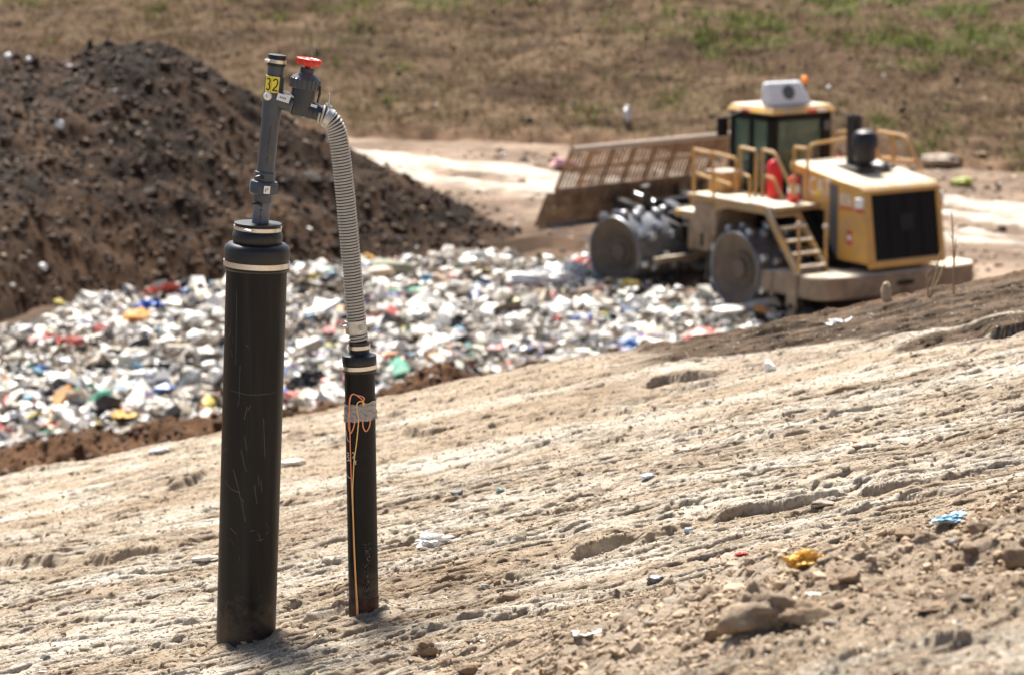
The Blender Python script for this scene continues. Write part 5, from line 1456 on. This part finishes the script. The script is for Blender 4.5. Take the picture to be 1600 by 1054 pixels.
# blade with trash rack (front frame)
yb, ym, yt = 1.78, 1.40, .95
pb = BF(851, 352, yb); pm = BF(868, 302, ym); pt = BF(894, 234, yt)
zb, zm, zt = pb[2], pm[2], pt[2]; HW = 2.55
HB = max(abs(pb[0]), 2.4); HM = abs(pm[0]); HT = abs(pt[0])
blade = bpy.data.objects.new('blade', None); COL.objects.link(blade); blade.parent = comp
def strip(m, rows, th=.07, mi=0):
    """rows of (y, z, half width) forming a plate"""
    vs = []; fs = []
    for (y, z, w) in rows: vs += [(-w, y, z), (w, y, z), (w, y + th, z + .01), (-w, y + th, z + .01)]
    for i in range(len(rows) - 1):
        b = 4 * i
        for k in range(4): fs.append((b + k, b + (k + 1) % 4, b + 4 + (k + 1) % 4, b + 4 + k))
    fs.append((0, 1, 2, 3)); e = 4 * (len(rows) - 1); fs.append((e + 3, e + 2, e + 1, e)); m.add(vs, fs, mi)
m = MB(); strip(m, [(yb, zb, HB), (yb - .20, zb + .22, HB), (ym, (zb + zm) / 2 + .05, HM * .5 + HB * .5), (ym, zm, HM)])
for x in (-1.9, -1.2, -.5, .3, 1.0, 1.8): m.hexa([(x - .04, yb - .25, zb + .05), (x + .04, yb - .25, zb + .05), (x + .04, yb - .1, zb + .05), (x - .04, yb - .1, zb + .05), (x - .04, ym - .16, zm), (x + .04, ym - .16, zm), (x + .04, ym, zm), (x - .04, ym, zm)])
m.box(-HM, HM, ym - .10, ym + .05, zm - .06, zm + .10)
m.build('blade_plate', M_blade, blade, bevel=.01, xf=xf)
m = MB(); m.hexa([(-HB - .06, yb - .05, zb - .05), (-HB + .02, yb - .05, zb - .05), (-HB + .02, yb + .30, zb - .05), (-HB - .06, yb + .30, zb - .05), (-HM - .06, ym - .05, zm), (-HM + .02, ym - .05, zm), (-HM + .02, ym + .22, zm), (-HM - .06, ym + .22, zm)]); m.build('end_plate', M_blade, blade, bevel=.01, xf=xf)
m = MB(); m.box(-HB, HB, yb - .03, yb + .16, zb - .10, zb + .02); m.build('cutting_edge', M_drum, blade, bevel=.01, xf=xf)
rack = MB()
def rk(u, v): w = HM + (HT - HM) * v; return np.array([-w + 2 * w * u, ym + (yt - ym) * v, zm + .08 + (zt - zm - .08) * v])
nb = 8
for i in range(nb + 1):
    u = i / nb; m = MB(); m.tube([rk(u, 0), rk(u, 1)], .045, 6); m.build('rack_post', M_bar, blade, xf=xf)
for i in range(nb):
    for j in range(1, 6):
        u = (i + j / 6) / nb; rack.tube([rk(u, 0), rk(u, 1)], .027, 5)
rack.build('rack_bars', M_bar, blade, xf=xf)
for v, mt_, rr in ((0.5, M_bar, .035), (1.0, M_rail_top, .075)):
    m = MB(); m.tube([rk(0, v), rk(1, v)], rr, 8); m.build('rack_rail', mt_, blade, xf=xf)
m = MB()
for x in (-.95, .95):
    m.hexa([(x - .11, -.9, .95), (x + .11, -.9, .95), (x + .11, -.9, 1.25), (x - .11, -.9, 1.25), (x - .11, ym - .12, zb + .25), (x + .11, ym - .12, zb + .25), (x + .11, ym - .12, zb + .55), (x - .11, ym - .12, zb + .55)])
m.build('push_arm', M_chas, blade, bevel=.02, xf=xf)
m = MB(); m.tube([(-.45, -.6, 1.75), (-.45, .5, 1.55)], .10, 12, 0); m.tube([(-.45, .5, 1.55), (-.45, ym - .1, zm - .15)], .055, 12, 1); m.build('lift_cylinder', [M_blk, M_tip], blade, xf=xf)
m = MB(); m.tube([BF(1008, 290, .3), BF(1012, 318, .3), BF(1010, 335, .5)], .10, 10); m.build('hydraulic_hose', M_chas, blade, xf=xf)
# bodywork over the front frame
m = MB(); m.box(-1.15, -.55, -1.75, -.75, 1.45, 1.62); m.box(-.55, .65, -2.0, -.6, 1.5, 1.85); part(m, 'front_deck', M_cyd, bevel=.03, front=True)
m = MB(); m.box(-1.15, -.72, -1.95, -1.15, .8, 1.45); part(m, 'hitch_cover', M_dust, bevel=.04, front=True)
m = MB(); ar = [(-.72, -.92 * math.cos(a), .70 + .98 * math.sin(a)) for a in np.linspace(-.25, 1.45, 14)]
for p_, q_ in zip(ar[:-1], ar[1:]):
    m.hexa([(-.84, p_[1], p_[2]), (-.60, p_[1], p_[2]), (-.60, p_[1] * 1.05, p_[2]), (-.84, p_[1] * 1.05, p_[2]), (-.84, q_[1], q_[2]), (-.60, q_[1], q_[2]), (-.60, q_[1] * 1.05, q_[2] + .03), (-.84, q_[1] * 1.05, q_[2] + .03)])
part(m, 'wheel_guard', M_drum, front=True)
m = MB(); m.box(-2.0, -.5, -1.12, -1.0, .55, .68)
for k in range(5): m.box(-1.9 + k * .29, -1.82 + k * .29, -1.0, -.86, .57, .66)
part(m, 'cleaner_bar', M_dust, bevel=.015, front=True)
m = MB(); m.tube([LR(1113, 392, -1.9), LR(1108, 420, -1.9), LR(1112, 438, -1.9)], .10, 8); m.lathe(LR(1116, 393, -2.0), (-1, 0, 0), [(0, .07), (.05, .07), (.06, .02)], 12, ref=(0, 0, 1)); m.lathe(LR(1106, 432, -2.0), (-1, 0, 0), [(0, .06), (.05, .06), (.06, .02)], 12, ref=(0, 0, 1)); part(m, 'hitch_arm', M_chas)

# fire extinguishers standing on the platform
def extinguisher(q, r, h, label, wht):
    root = empty('fire_extinguisher', (0, 0, 0), label, 'fire extinguisher')
    w = np.array([q[0] * math.cos(TH) - q[1] * math.sin(TH), q[0] * math.sin(TH) + q[1] * math.cos(TH), q[2]]) + CAX
    root.location = w
    m = MB(); m.lathe((0, 0, 0), (0, 0, 1), [(0, r * .9), (.02, r), (h * .8, r), (h * .9, r * .75), (h * .95, r * .3), (h, r * .25)], 24, ref=(0, 1, 0)); m.build('cylinder', M_fire, root)
    m = MB(); m.tube([(0, 0, h), (0, 0, h + .06), (-.08, -.03, h + .08)], .022, 8); m.tube([(0, 0, h + .04), (r * .9, -.02, h), (r * 1.1, -.03, h * .5)], .016, 8); m.build('valve_handle', M_blk, root)
    if wht:
        m = MB(); m.lathe((0, 0, h * .35), (0, 0, 1), [(0, r + .002), (.16, r + .002)], 24, ref=(0, 1, 0), caps=False); m.build('label_band', M_decw, root)
q = LR(1210, 305, -1.15); extinguisher((q[0], q[1], 2.175), .16, .82, 'tall red cylinder on the platform behind the slanted handrail', False)
q = LR(1240, 309, -1.25); extinguisher((q[0], q[1], 2.175), .12, .55, 'small red fire extinguisher with a white band beside the hood', True)
q = LF(1312, 262, .25); extinguisher((q[0], .25, 2.125), .15, .80, 'red cylinder half hidden between the cab and the exhaust stack', False)
